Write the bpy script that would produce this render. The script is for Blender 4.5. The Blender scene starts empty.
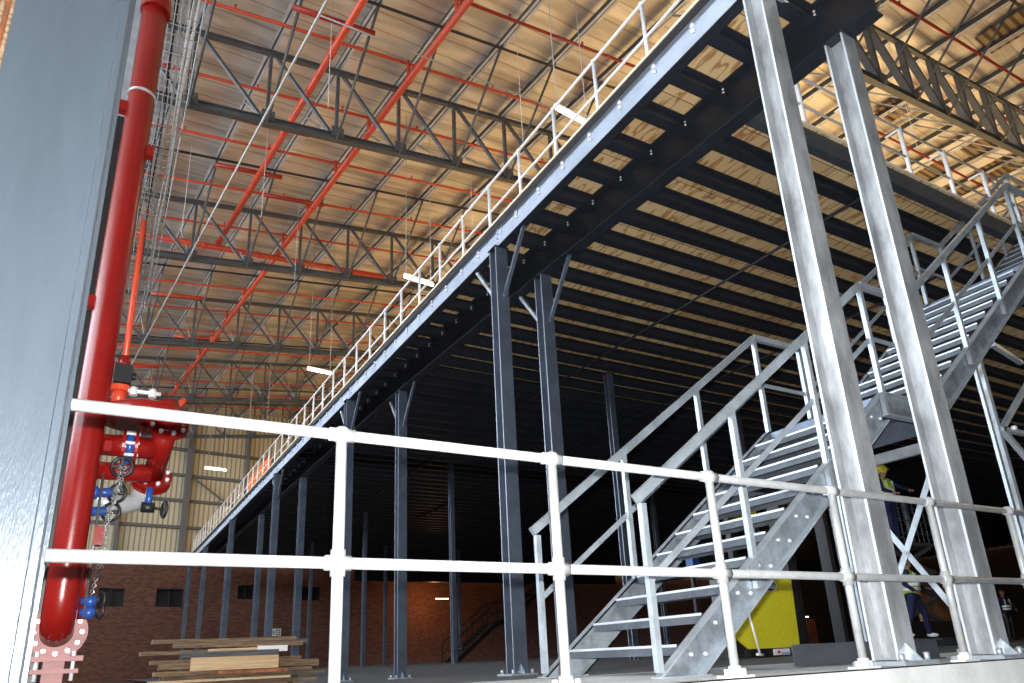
import bpy, bmesh, math, random
from mathutils import Vector, Matrix
random.seed(7)
C = bpy.context.scene.collection
V = Vector
ORD = ['first','second','third','fourth','fifth','sixth','seventh','eighth','ninth','tenth','eleventh','twelfth','thirteenth',
       'fourteenth','fifteenth','sixteenth','seventeenth','eighteenth','nineteenth','twentieth']
def ordn(i):
    if i < 20: return ORD[i]
    t = ['twenty','thirty','forty','fifty','sixty','seventy'][(i+1)//10-2]
    r = (i+1) % 10
    return t+'-'+ORD[r-1] if r else {'twenty':'twentieth','thirty':'thirtieth','forty':'fortieth','fifty':'fiftieth','sixty':'sixtieth','seventy':'seventieth'}[t]

# ---------------------------------------------------------------- materials
def mat(name, col, rough=0.6, metal=0.0, var=0.0, vscale=3.0, bump=0.0, bscale=30.0, col2=None, emit=None, es=0.0, stretch=None, spec=None):
    m = bpy.data.materials.new(name); m.use_nodes = True
    nt = m.node_tree; b = nt.nodes['Principled BSDF']
    b.inputs['Base Color'].default_value = (*col, 1); b.inputs['Roughness'].default_value = rough
    b.inputs['Metallic'].default_value = metal
    if spec is not None: b.inputs['Specular IOR Level'].default_value = spec
    if emit:
        b.inputs['Emission Color'].default_value = (*emit, 1); b.inputs['Emission Strength'].default_value = es
    if var or bump or col2:
        tc = nt.nodes.new('ShaderNodeTexCoord'); mp = nt.nodes.new('ShaderNodeMapping')
        nt.links.new(tc.outputs['Object'], mp.inputs[0])
        if stretch: mp.inputs['Scale'].default_value = stretch
    if var or col2:
        n = nt.nodes.new('ShaderNodeTexNoise'); n.inputs['Scale'].default_value = vscale
        n.inputs['Detail'].default_value = 6; n.inputs['Roughness'].default_value = 0.65
        nt.links.new(mp.outputs[0], n.inputs['Vector'])
        r = nt.nodes.new('ShaderNodeValToRGB')
        c2 = col2 if col2 else tuple(c*(1-var) for c in col)
        c1 = col if col2 else tuple(min(1, c*(1+var)) for c in col)
        r.color_ramp.elements[0].position = 0.38; r.color_ramp.elements[1].position = 0.62
        r.color_ramp.elements[0].color = (*c2, 1); r.color_ramp.elements[1].color = (*c1, 1)
        nt.links.new(n.outputs['Fac'], r.inputs[0]); nt.links.new(r.outputs[0], b.inputs['Base Color'])
    if bump:
        n2 = nt.nodes.new('ShaderNodeTexNoise'); n2.inputs['Scale'].default_value = bscale; n2.inputs['Detail'].default_value = 4
        nt.links.new(mp.outputs[0], n2.inputs['Vector'])
        bp = nt.nodes.new('ShaderNodeBump'); bp.inputs['Strength'].default_value = bump; bp.inputs['Distance'].default_value = 0.01
        nt.links.new(n2.outputs['Fac'], bp.inputs['Height']); nt.links.new(bp.outputs[0], b.inputs['Normal'])
    return m
M = {}
M['galv_web'] = mat('galvanised_web_shaded', (.28,.32,.36), .42, .5, .30, 6.0, .15, 40)  # darker copy of the galvanised steel, painting webs as less lit than flanges
M['nosing'] = mat('pale_nosing', (.55,.60,.66), .35, .4)  # paler strip along the tread fronts
M['tread'] = mat('dull_tread_plate', (.085,.10,.12), .5, .4, .2, 6.0)
M['galv'] = mat('galvanised_steel', (.44,.50,.55), .40, .55, .16, 5.0, .12, 60)
M['galv_col'] = mat('galvanised_column', (.36,.38,.395), .40, .35, .34, 4.0, .2, 40, stretch=(1,1,.35))
M['edge'] = mat('edge_highlight', (.62,.67,.72), .35, .2)  # lighter flange edges paint the highlight lines on the columns
M['edge_far'] = mat('edge_highlight_dim', (.30,.34,.40), .4, .3)
M['galv_far'] = mat('galvanised_dimmed', (.125,.155,.205), .38, .5, .15, 3.0)  # same galvanised steel, with the dimmer light on far columns painted in
M['tube'] = mat('galvanised_tube', (.46,.475,.48), .35, .3, .10, 12.0, .1, 80)
M['white_tube'] = mat('bright_rail_tube', (.80,.80,.80), .4, .1)
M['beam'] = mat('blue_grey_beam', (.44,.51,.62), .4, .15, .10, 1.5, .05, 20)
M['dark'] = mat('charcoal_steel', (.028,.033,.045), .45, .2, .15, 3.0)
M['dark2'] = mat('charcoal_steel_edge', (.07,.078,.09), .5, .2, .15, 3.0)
M['deck_edge'] = mat('cut_plywood_edge', (.85,.76,.58), .6)
M['truss'] = mat('grey_truss_paint', (.10,.107,.112), .55, .2, .12, 2.0)
M['brace'] = mat('light_grey_angle', (.42,.43,.43), .5, .3)
M['purlin'] = mat('galvanised_purlin', (.60,.63,.66), .4, .3, .15, 2.0)
M['purlin_shade'] = mat('purlin_shade', (.10,.11,.12), .5, .4)  # dark body paints the shade inside the channel, between the bright strips
M['red'] = mat('red_fire_pipe', (.21,.006,.004), .28, .0, .10, 2.0, .08, 60)
M['redo'] = mat('orange_red_pipe', (.60,.070,.030), .35, .0, .08, 3.0)
M['redrange'] = mat('red_range_pipe', (.33,.022,.010), .4)
M['pink'] = mat('faded_red_primer', (.25,.085,.078), .5, .0, .15, 8.0)
M['bolt'] = mat('zinc_bolt', (.85,.86,.88), .3, .3)
M['blue'] = mat('blue_valve_enamel', (.02,.07,.30), .3)
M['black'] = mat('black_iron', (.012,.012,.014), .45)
M['chain'] = mat('chain_steel', (.32,.33,.33), .3, .8)
M['yellow'] = mat('yellow_enamel', (.80,.72,.03), .45, 0, .06, 20)
M['navy'] = mat('navy_cloth', (.010,.014,.06), .85)
M['lime'] = mat('lime_fabric', (.45,.62,.06), .8)
M['reflect'] = mat('reflective_tape', (.95,.95,.97), .3)
M['skin'] = mat('skin', (.30,.16,.10), .55)
M['white'] = mat('white_paint', (.85,.85,.85), .5)
M['orange'] = mat('orange_plastic', (.85,.22,.04), .5)
M['rubber'] = mat('dark_rubber', (.02,.02,.02), .8)
M['tape_red'] = mat('red_tape', (.80,.03,.02), .5)
M['wood1'] = mat('weathered_timber', (.30,.20,.11), .75, 0, 0, 5, .3, 30, col2=(.11,.07,.04), stretch=(.6,8,12))
M['wood2'] = mat('fresh_pine_board', (.72,.52,.30), .7, 0, 0, 5, .2, 30, col2=(.56,.36,.18), stretch=(.6,8,12))
M['wood3'] = mat('grey_timber', (.14,.14,.15), .8, 0, 0, 5, .3, 30, col2=(.06,.06,.06), stretch=(.6,8,12))
M['tubeglow'] = mat('lit_fluorescent_tube', (1,1,.9), .5, emit=(1,.93,.72), es=9.0)
M['tubeglow_far'] = mat('lit_warm_tube', (1,.9,.7), .5, emit=(1,.72,.40), es=6.0)
M['concrete'] = mat('pale_concrete', (.60,.61,.60), .8, 0, .12, 2.5, .25, 25)
M['ground'] = mat('dark_ground', (.045,.035,.03), .9, 0, .3, 2.0)
M['clad_post'] = mat('grey_cladding_post', (.13,.13,.13), .6)
M['rust'] = mat('rusty_brown', (.35,.12,.05), .8, 0, .4, 6.0)

def nodes_of(name, rough=.8):
    m = bpy.data.materials.new(name); m.use_nodes = True
    nt = m.node_tree; b = nt.nodes['Principled BSDF']; b.inputs['Roughness'].default_value = rough
    tc = nt.nodes.new('ShaderNodeTexCoord')
    return m, nt, b, tc
def N(nt, t, **kw):
    n = nt.nodes.new(t)
    for k, v in kw.items(): setattr(n, k, v)
    return n
# plywood: rings stretched along y, panel tint and seams
m, nt, b, tc = nodes_of('plywood', .65); M['ply'] = m
mp = N(nt,'ShaderNodeMapping'); mp.inputs['Scale'].default_value = (4.6,1.0,1)
mp.inputs['Rotation'].default_value = (0,0,.12)
nt.links.new(tc.outputs['Object'], mp.inputs[0])
nz = N(nt,'ShaderNodeTexNoise'); nz.inputs['Scale'].default_value = .95; nz.inputs['Detail'].default_value = 2.5
nt.links.new(mp.outputs[0], nz.inputs['Vector'])
mul = N(nt,'ShaderNodeMath', operation='MULTIPLY'); mul.inputs[1].default_value = 34
nt.links.new(nz.outputs['Fac'], mul.inputs[0])
sn = N(nt,'ShaderNodeMath', operation='SINE'); nt.links.new(mul.outputs[0], sn.inputs[0])
rp = N(nt,'ShaderNodeValToRGB'); rp.color_ramp.elements[0].position = .55; rp.color_ramp.elements[1].position = .98
rp.color_ramp.elements[0].color = (.92,.68,.36,1); rp.color_ramp.elements[1].color = (.55,.30,.12,1)
nt.links.new(sn.outputs[0], rp.inputs[0])
bk = N(nt,'ShaderNodeTexBrick'); bk.inputs['Scale'].default_value = 1.0
bk.inputs['Brick Width'].default_value = 2.44; bk.inputs['Row Height'].default_value = 1.22; bk.inputs['Mortar Size'].default_value = .006
bk.inputs['Color1'].default_value = (1,1,1,1); bk.inputs['Color2'].default_value = (.62,.50,.42,1); bk.inputs['Mortar'].default_value = (.15,.12,.1,1)
bk.inputs['Bias'].default_value = -.35
nt.links.new(tc.outputs['Object'], bk.inputs['Vector'])
mx = N(nt,'ShaderNodeMixRGB', blend_type='MULTIPLY'); mx.inputs[0].default_value = 1
nt.links.new(rp.outputs[0], mx.inputs[1]); nt.links.new(bk.outputs[0], mx.inputs[2]); nt.links.new(mx.outputs[0], b.inputs['Base Color'])
# roof lining: matt foil with seams across and reddish stains
m, nt, b, tc = nodes_of('roof_foil_lining', .45); M['roof'] = m
b.inputs['Metallic'].default_value = .25
mp = N(nt,'ShaderNodeMapping'); mp.inputs['Scale'].default_value = (.05,1.0,1); nt.links.new(tc.outputs['Object'], mp.inputs[0])
n1 = N(nt,'ShaderNodeTexNoise'); n1.inputs['Scale'].default_value = 2.2; n1.inputs['Detail'].default_value = 8; nt.links.new(mp.outputs[0], n1.inputs['Vector'])
r1 = N(nt,'ShaderNodeValToRGB'); r1.color_ramp.elements[0].position=.40; r1.color_ramp.elements[1].position=.56
r1.color_ramp.elements[0].color = (.55,.52,.47,1); r1.color_ramp.elements[1].color = (.84,.80,.73,1)
nt.links.new(n1.outputs['Fac'], r1.inputs[0])
n2 = N(nt,'ShaderNodeTexNoise'); n2.inputs['Scale'].default_value = .35; n2.inputs['Detail'].default_value = 3; nt.links.new(tc.outputs['Object'], n2.inputs['Vector'])
r2 = N(nt,'ShaderNodeValToRGB'); r2.color_ramp.elements[0].position=.60; r2.color_ramp.elements[1].position=.74
r2.color_ramp.elements[0].color=(0,0,0,1); r2.color_ramp.elements[1].color=(.35,.35,.35,1)
nt.links.new(n2.outputs['Fac'], r2.inputs[0])
mx = N(nt,'ShaderNodeMixRGB'); nt.links.new(r2.outputs[0], mx.inputs[0]); nt.links.new(r1.outputs[0], mx.inputs[1]); mx.inputs[2].default_value=(.55,.22,.17,1)
wv = N(nt,'ShaderNodeTexWave', bands_direction='Y'); wv.inputs['Scale'].default_value = .5; wv.inputs['Distortion'].default_value = .25
nt.links.new(tc.outputs['Object'], wv.inputs['Vector'])
r3 = N(nt,'ShaderNodeValToRGB'); r3.color_ramp.elements[0].position=.0; r3.color_ramp.elements[1].position=.03
r3.color_ramp.elements[0].color=(.66,.62,.58,1); r3.color_ramp.elements[1].color=(1,1,1,1)
nt.links.new(wv.outputs['Fac'], r3.inputs[0])
m2_ = N(nt,'ShaderNodeMixRGB', blend_type='MULTIPLY'); m2_.inputs[0].default_value=1
nt.links.new(mx.outputs[0], m2_.inputs[1]); nt.links.new(r3.outputs[0], m2_.inputs[2]); nt.links.new(m2_.outputs[0], b.inputs['Base Color'])
bp = N(nt,'ShaderNodeBump'); bp.inputs['Strength'].default_value=.3; bp.inputs['Distance'].default_value=.03
nt.links.new(n1.outputs['Fac'], bp.inputs['Height']); nt.links.new(bp.outputs[0], b.inputs['Normal'])
# cladding
m, nt, b, tc = nodes_of('ribbed_cladding', .5); M['clad'] = m
wv = N(nt,'ShaderNodeTexWave', bands_direction='X'); wv.inputs['Scale'].default_value = 1.05
nt.links.new(tc.outputs['Object'], wv.inputs['Vector'])
r3 = N(nt,'ShaderNodeValToRGB'); r3.color_ramp.elements[0].position=.10; r3.color_ramp.elements[1].position=.35
r3.color_ramp.elements[0].color=(.30,.26,.17,1); r3.color_ramp.elements[1].color=(.62,.56,.41,1)
nt.links.new(wv.outputs['Fac'], r3.inputs[0]); nt.links.new(r3.outputs[0], b.inputs['Base Color'])
# bare corrugated sheet
m, nt, b, tc = nodes_of('bare_corrugated_sheet', .5); M['corr'] = m
wv = N(nt,'ShaderNodeTexWave', bands_direction='Y'); wv.inputs['Scale'].default_value = 1.3
nt.links.new(tc.outputs['Object'], wv.inputs['Vector'])
r3 = N(nt,'ShaderNodeValToRGB'); r3.color_ramp.elements[0].position=.25; r3.color_ramp.elements[1].position=.6
r3.color_ramp.elements[0].color=(.07,.05,.03,1); r3.color_ramp.elements[1].color=(.30,.22,.13,1)
nt.links.new(wv.outputs['Fac'], r3.inputs[0]); nt.links.new(r3.outputs[0], b.inputs['Base Color'])
# brick
m, nt, b, tc = nodes_of('brown_brick', .85); M['brick'] = m
mp = N(nt,'ShaderNodeMapping'); mp.inputs['Rotation'].default_value = (math.radians(90),0,0); nt.links.new(tc.outputs['Object'], mp.inputs[0])
bk = N(nt,'ShaderNodeTexBrick'); bk.inputs['Scale'].default_value = 1
bk.inputs['Brick Width'].default_value=.26; bk.inputs['Row Height'].default_value=.10; bk.inputs['Mortar Size'].default_value=.012
bk.inputs['Color1'].default_value=(.20,.075,.04,1); bk.inputs['Color2'].default_value=(.10,.035,.02,1); bk.inputs['Mortar'].default_value=(.10,.06,.045,1)
nt.links.new(mp.outputs[0], bk.inputs['Vector']); nt.links.new(bk.outputs[0], b.inputs['Base Color'])

# ---------------------------------------------------------------- mesh builder
class MB:
    def __init__(s): s.v=[]; s.f=[]; s.m=[]; s.sm=[]; s.mi=0
    def add(s, vs, fs, smooth=False):
        o=len(s.v); s.v += [tuple(x) for x in vs]
        for f in fs: s.f.append(tuple(i+o for i in f)); s.m.append(s.mi); s.sm.append(smooth)
        return s
    def box(s, a, b):
        x0,y0,z0=a; x1,y1,z1=b
        return s.add([(x0,y0,z0),(x1,y0,z0),(x1,y1,z0),(x0,y1,z0),(x0,y0,z1),(x1,y0,z1),(x1,y1,z1),(x0,y1,z1)],
                     [(0,3,2,1),(4,5,6,7),(0,1,5,4),(1,2,6,5),(2,3,7,6),(3,0,4,7)])
    def sweep(s, prof, p0, p1, up=(0,0,1), smooth=False):
        """prof: closed list of (a,b): a along side, b along up; extruded from p0 to p1"""
        p0=V(p0); p1=V(p1); d=(p1-p0).normalized(); up=V(up)
        side=d.cross(up)
        if side.length<1e-6: side=d.cross(V((0,1,0)))
        side.normalize(); u=side.cross(d).normalized()
        n=len(prof); vs=[p0+side*a+u*b_ for a,b_ in prof]+[p1+side*a+u*b_ for a,b_ in prof]
        fs=[(i,(i+1)%n,(i+1)%n+n,i+n) for i in range(n)]
        fs+= [tuple(range(n))[::-1], tuple(range(n,2*n))]
        return s.add(vs, fs, smooth)
    def bar(s, p0, p1, w, h, up=(0,0,1)):
        return s.sweep([(-w/2,-h/2),(w/2,-h/2),(w/2,h/2),(-w/2,h/2)], p0, p1, up)
    def tube(s, p0, p1, r, n=12, r1=None):
        p0=V(p0); p1=V(p1); r1=r if r1 is None else r1
        d=(p1-p0).normalized(); a=d.orthogonal().normalized(); b_=d.cross(a)
        vs=[];
        for p,rr in ((p0,r),(p1,r1)):
            for i in range(n):
                t=2*math.pi*i/n; vs.append(p+a*math.cos(t)*rr+b_*math.sin(t)*rr)
        o=len(s.v); s.add(vs,[(i,(i+1)%n,(i+1)%n+n,i+n) for i in range(n)],True)
        s.add([],[]) ; s.f.append(tuple(o+i for i in range(n))[::-1]); s.m.append(s.mi); s.sm.append(False)
        s.f.append(tuple(o+n+i for i in range(n))); s.m.append(s.mi); s.sm.append(False)
        return s
    def path(s, pts, r, n=10):
        pts=[V(p) for p in pts]; rings=[]; a=None
        for i,p in enumerate(pts):
            d=((pts[min(i+1,len(pts)-1)]-pts[max(i-1,0)])).normalized()
            if a is None: a=d.orthogonal().normalized()
            a=(a-d*a.dot(d)).normalized(); b_=d.cross(a)
            rings.append([p+a*math.cos(2*math.pi*k/n)*r+b_*math.sin(2*math.pi*k/n)*r for k in range(n)])
        vs=[v for g in rings for v in g]; fs=[]
        for j in range(len(rings)-1):
            for k in range(n): fs.append((j*n+k,j*n+(k+1)%n,(j+1)*n+(k+1)%n,(j+1)*n+k))
        fs.append(tuple(range(n))[::-1]); fs.append(tuple((len(rings)-1)*n+k for k in range(n)))
        return s.add(vs,fs,True)
    def ball(s, c, r, n=12, sc=(1,1,1)):
        c=V(c); vs=[]; fs=[]; h=n//2
        for j in range(h+1):
            t=math.pi*j/h
            for i in range(n):
                p=2*math.pi*i/n; vs.append((c.x+r*sc[0]*math.sin(t)*math.cos(p),c.y+r*sc[1]*math.sin(t)*math.sin(p),c.z+r*sc[2]*math.cos(t)))
        for j in range(h):
            for i in range(n): fs.append((j*n+i,(j+1)*n+i,(j+1)*n+(i+1)%n,j*n+(i+1)%n))
        return s.add(vs,fs,True)
    def ring(s, c, axis, r_in, r_out, t, n=24):
        """flat flange ring centred at c, thickness t along axis"""
        c=V(c); d=V(axis).normalized(); a=d.orthogonal().normalized(); b_=d.cross(a); vs=[]; fs=[]
        for (rr,k) in ((r_in,-t/2),(r_out,-t/2),(r_out,t/2),(r_in,t/2)):
            for i in range(n):
                q=2*math.pi*i/n; vs.append(c+d*k+a*math.cos(q)*rr+b_*math.sin(q)*rr)
        for j in range(4):
            for i in range(n): fs.append((j*n+i,j*n+(i+1)%n,((j+1)%4)*n+(i+1)%n,((j+1)%4)*n+i))
        return s.add(vs,fs)
    def torus(s, c, axis, R, r, n=24, m=8):
        c=V(c); d=V(axis).normalized(); a=d.orthogonal().normalized(); b_=d.cross(a)
        vs=[]; fs=[]
        for i in range(n):
            q=2*math.pi*i/n; e=a*math.cos(q)+b_*math.sin(q)
            for k in range(m):
                w=2*math.pi*k/m; vs.append(c+e*(R+r*math.cos(w))+d*r*math.sin(w))
        for i in range(n):
            for k in range(m): fs.append((i*m+k,((i+1)%n)*m+k,((i+1)%n)*m+(k+1)%m,i*m+(k+1)%m))
        return s.add(vs,fs,True)
    def bolts(s, c, axis, R, n, r=.018, h=.03, off=0):
        c=V(c); d=V(axis).normalized(); a=d.orthogonal().normalized(); b_=d.cross(a)
        for i in range(n):
            q=2*math.pi*(i+off)/n; p=c+(a*math.cos(q)+b_*math.sin(q))*R
            s.tube(p, p+d*h, r, 6)
        return s
def world_origin(o):
    v=V(o.location)
    while o.parent: o=o.parent; v+=V(o.location)
    return v
def obj(name, mb, m, parent=None, loc=None):
    org = V(loc) if loc is not None else (world_origin(parent) if parent else V((0,0,0)))
    me = bpy.data.meshes.new(name)
    me.from_pydata([V(v)-org for v in mb.v], [], mb.f)
    ms = m if isinstance(m,(list,tuple)) else [m]
    for x in ms: me.materials.append(M[x])
    me.polygons.foreach_set('material_index', mb.m); me.polygons.foreach_set('use_smooth', mb.sm)
    bm=bmesh.new(); bm.from_mesh(me); bmesh.ops.recalc_face_normals(bm, faces=bm.faces); bm.to_mesh(me); bm.free()
    o = bpy.data.objects.new(name, me); C.objects.link(o)
    if parent: o.parent = parent
    else: o.location = org
    return o
def tag(o, label=None, cat=None, group=None, kind=None):
    if label: o['label']=label
    if cat: o['category']=cat
    if group: o['group']=group
    if kind: o['kind']=kind
    return o
def thing(name, label, cat, loc, group=None, kind='thing'):
    o=bpy.data.objects.new(name,None); C.objects.link(o); o.location=loc; o.empty_display_size=.1
    return tag(o,label,cat,group,kind)
def solo(name, mb, m, label, cat, loc, group=None, kind='thing'):
    return tag(obj(name, mb, m, None, loc), label, cat, group, kind)
def struct(name, mb, m, loc=(0,0,0), label=None):
    o=obj(name, mb, m, None, loc); o['kind']='structure'
    if label: o['label']=label
    return o
def copy_tree(o, loc):
    c=o.copy(); C.objects.link(c); c.location=loc
    for ch in list(o.children):
        d=ch.copy(); C.objects.link(d); d.parent=c
        for g in list(ch.children):
            e=g.copy(); C.objects.link(e); e.parent=d
    return c

# building frame: u across, v along, rotated 6.6 degrees from the mezzanine; heights are above the slab
H = .155
th = math.radians(6.6); cu, su = math.cos(th), math.sin(th)
PITCH = .13; SKEW = -.075
def B(u, v, z): return V((u*cu - v*su, u*su + v*cu, z))
def top_z(u): return 14.57 + PITCH*u + H          # truss top chord centre
def bot_z(u): return 12.40 + PITCH*u + H

def I_prof(w, h, tf, tw):
    return [(-w/2,-h/2),(w/2,-h/2),(w/2,-h/2+tf),(tw/2,-h/2+tf),(tw/2,h/2-tf),(w/2,h/2-tf),(w/2,h/2),(-w/2,h/2),(-w/2,h/2-tf),(-tw/2,h/2-tf),(-tw/2,-h/2+tf),(-w/2,-h/2+tf)]
def C_prof(w, h, t):   # web at a=0, flanges to +a
    return [(0,-h/2),(w,-h/2),(w,-h/2+t),(t,-h/2+t),(t,h/2-t),(w,h/2-t),(w,h/2),(0,h/2)]
def L_prof(w, h, t): return [(0,0),(w,0),(w,t),(t,t),(t,h),(0,h)]

# ================================================================= SETTING
def fz(x, y):   # the slab falls a little towards the long open side
    return -.0185*max(0,min(y,15)-4.2)*max(0,min(1,(10-x)/4.5))
mb=MB(); XS=[2.35,3,4,5,6,7,8,9,10,14,20,30,60]; YS=[2.72,3.3,4.2,5,6,7,8,9,10,12,14,15,20,30,50]
for j,y in enumerate(YS):
    for x in XS: mb.v.append((x+ (max(0,y-8)*.0), y, fz(x,y)))
nx=len(XS)
for j in range(len(YS)-1):
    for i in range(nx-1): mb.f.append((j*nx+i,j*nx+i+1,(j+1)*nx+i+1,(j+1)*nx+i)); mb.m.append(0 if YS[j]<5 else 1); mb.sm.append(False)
M['slab_shade']=mat('slab_shade_under_deck',(.10,.10,.10),.85,0,.2,2)  # light falling off under the deck, painted as darker slab
struct('floor', mb, ['concrete','slab_shade'])
mb=MB().box((-.75,2.72,-.9),(60,2.86,0)).box((-.75,2.86,-.9),(2.35,3.05,0)).box((2.35,2.86,-.9),(2.5,50,-.32))
struct('trim_1', mb, 'concrete', label='pale concrete kerb along the slab edge')
struct('ground', MB().box((-30,-2,-1.2),(2.4,60,-.30)), 'ground')
# roof lining
NU,NV=150,110; mb=MB()
U0,U1,V0,V1=-22.0,58.0,-14.0,48.4
def roofpt(u,v):
    ph=((u-4.12)/1.78)%1
    sag=.03*math.sin(math.pi*ph)
    bay=((v-12.6)/7.5)%1
    sag+= -.12*math.exp(-((min(bay,1-bay))/.05)**2)+.04*math.sin(math.pi*bay)
    return (u,v,14.57+H+PITCH*u+.42+sag)
for j in range(NV+1):
    for i in range(NU+1):
        mb.v.append(roofpt(U0+(U1-U0)*i/NU, V0+(V1-V0)*j/NV))
for j in range(NV):
    for i in range(NU):
        a=j*(NU+1)+i; mb.f.append((a,a+1,a+NU+2,a+NU+1)); mb.m.append(0); mb.sm.append(True)
ceil=struct('ceiling', mb, 'roof'); ceil.rotation_euler=(0,0,th)
# bare corrugated strips of sheeting hung just under the lining on the far side of the ridge
def roof_patch(name, u0,u1,v0,v1,m,label,cat,group,dz=.30):
    mb=MB(); n=6
    mb.sweep([(-(v1-v0)/2,-.02),((v1-v0)/2,-.02),((v1-v0)/2,.02),(-(v1-v0)/2,.02)], (u0,(v0+v1)/2,14.57+H+PITCH*u0+dz),(u1,(v0+v1)/2,14.57+H+PITCH*u1+dz))
    o=solo(name, mb, m, label, cat, (0,0,0), group); o.rotation_euler=(0,0,th); return o

# far wall
WV=48.0
def wall_mesh(u0,u1,z0,z1,holes=()):
    us=sorted({u0,u1,*[h[0] for h in holes],*[h[1] for h in holes]}); zs=sorted({z0,z1,*[h[2] for h in holes],*[h[3] for h in holes]})
    mb=MB()
    for a,b_ in zip(us,us[1:]):
        for c,d in zip(zs,zs[1:]):
            if any(h[0]<=a and b_<=h[1] and h[2]<=c and d<=h[3] for h in holes): continue
            mb.box((a,WV,c),(b_,WV+.35,d))
    return mb
wins=[(5.9,7.3,3.9,4.95),(9.05,10.6,3.9,4.98),(13.9,15.0,4.4,5.3),(18.2,19.5,4.4,5.3)]
o=struct('wall_back', wall_mesh(-14,62,-1.2,7.0,wins), 'brick'); o.rotation_euler=(0,0,th)
o=struct('wall_upper', MB().box((-14,WV+.1,7.0),(62,WV+.3,24)), 'clad'); o.rotation_euler=(0,0,th)
o=struct('trim_2', MB().box((-14,WV-.12,6.98),(62,WV+.1,7.14)), 'clad_post'); o.rotation_euler=(0,0,th)
for i,(a,b_,c,d) in enumerate(wins):
    mb=MB().box((a,WV+.2,c),(b_,WV+.22,d))
    o=struct('window_%d'%(i+1), mb, 'black'); o.rotation_euler=(0,0,th)
    fr=MB().box((a,WV+.05,c),(a+.08,WV+.2,d)).box((b_-.08,WV+.05,c),(b_,WV+.2,d)).box((a,WV+.05,d-.08),(b_,WV+.2,d)).box((a,WV+.05,c),(b_,WV+.2,c+.08)).box(((a+b_)/2-.03,WV+.05,c),((a+b_)/2+.03,WV+.2,d))
    f=obj('window_frame', fr, 'black', o)
# wall framing
wposts=[u+.0 for u in (-4.3,-.5,3.0,6.4,10.15,13.9,17.4,21,25,29,33)]
for i,u in enumerate(wposts):
    w=.34 if i%2==0 else .16
    mb=MB().box((u-w/2,WV-.35,7.15),(u+w/2,WV,top_z(u)-.1))
    o=solo('wall_post',mb,'clad_post','%s grey steel post on the beige cladding, counted from the open side'%ordn(i),'post',(0,0,0),'posts on the far wall'); o.rotation_euler=(0,0,th)
for i,z in enumerate((8.8,10.52,12.18,13.9)):
    mb=MB().box((-13,WV-.16,z-.09),(40,WV+.08,z+.09))
    o=solo('wall_girt',mb,'clad_post','%s horizontal grey girt up the beige cladding wall'%ordn(i),'girt',(0,0,0),'girts on the far wall'); o.rotation_euler=(0,0,th)
mb=MB().bar((10.4,WV-.2,12.1),(12.9,WV-.2,10.4),.1,.1)
o=solo('wall_brace',mb,'clad_post','grey diagonal brace on the beige far wall beside the thick post','brace',(0,0,0)); o.rotation_euler=(0,0,th)
# pier behind the fire main, shade painted black below, lit top painted pale
struct('wall_left', MB().box((-.62,6.32,-.9),(-.27,6.8,5.1)), 'black')
solo('pier_lit_top',MB().box((-.60,6.32,5.1),(-.265,6.8,11.5)),'galv','pale top painted as lit on the dark pier behind the red riser','post',(-.4,6.5,5.1))

# ================================================================= ROOF STEEL
T0=7.58; BAY=7.5
def tv(k,u): return T0+BAY*k+SKEW*u
def node(n): return 4.12+1.78*n
def make_truss(k, n0, n1, label):
    ua,ub=node(n0)-.6,node(n1)+.6
    ctr=B(node(n0),tv(k,node(n0)),bot_z(node(n0)))
    t=thing('roof_truss',label,'truss',ctr,'lattice roof trusses')
    P=lambda u,z,dv=0: B(u,tv(k,u)+dv,z)
    obj('bottom_chord',MB().sweep(I_prof(.17,.20,.03,.05),P(ua,bot_z(ua)),P(ub,bot_z(ub))),'truss',t)
    obj('top_chord',MB().sweep(I_prof(.12,.13,.03,.05),P(ua,top_z(ua)),P(ub,top_z(ub))),'truss',t)
    for n in range(n0,n1+1):
        u=node(n)
        hv=1.5 if k==0 else 1
        obj('vertical',MB().bar(P(u,bot_z(u)+.05),P(u,top_z(u)),.10*hv,.08*hv,(1,0,0)),'truss',t)
        if n<n1:
            u2=node(n+1)-.12
            obj('diagonal',MB().bar(P(u+.08,top_z(u)),P(u2,bot_z(u2)+.08),.075*hv,.09*hv*(1.4 if k==0 else 1),(0,1,0)),'truss',t)
        g=MB().box((-.01,-.01,-.01),(.01,.01,.01)) if 0 else None
        # braces up to the purlins on both sides
        pz=top_z(u)+.2
        obj('fly_brace',MB().tube(P(u,bot_z(u)-.12,-.05),P(u,pz,-2.55),.035,6),'truss',t)
        obj('fly_brace',MB().tube(P(u,bot_z(u)+.05,.05),P(u,pz,2.3),.03,6),'brace',t)
        obj('gusset_plate',MB().sweep([(-.16,-.01),(.16,-.01),(.16,.01),(-.16,.01)],P(u,bot_z(u)-.05,-.12),P(u,bot_z(u)+.25,-.12),(0,1,0)),'truss',t)
    return t
TL=['grey lattice truss bearing over the stair end, heavy members','grey lattice truss crossing above the bare end of the fire main','grey lattice truss with the big red cross main behind it',
    'third-row grey lattice truss beyond the red cross main','grey lattice truss above the lamp nearest the beige wall','last grey lattice truss before the beige cladding wall']
rng=[(5,20),(-3,16),(-3,12),(-3,12),(-3,12),(-3,12)]
for k in range(6): make_truss(k,rng[k][0],rng[k][1],TL[k])
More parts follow.
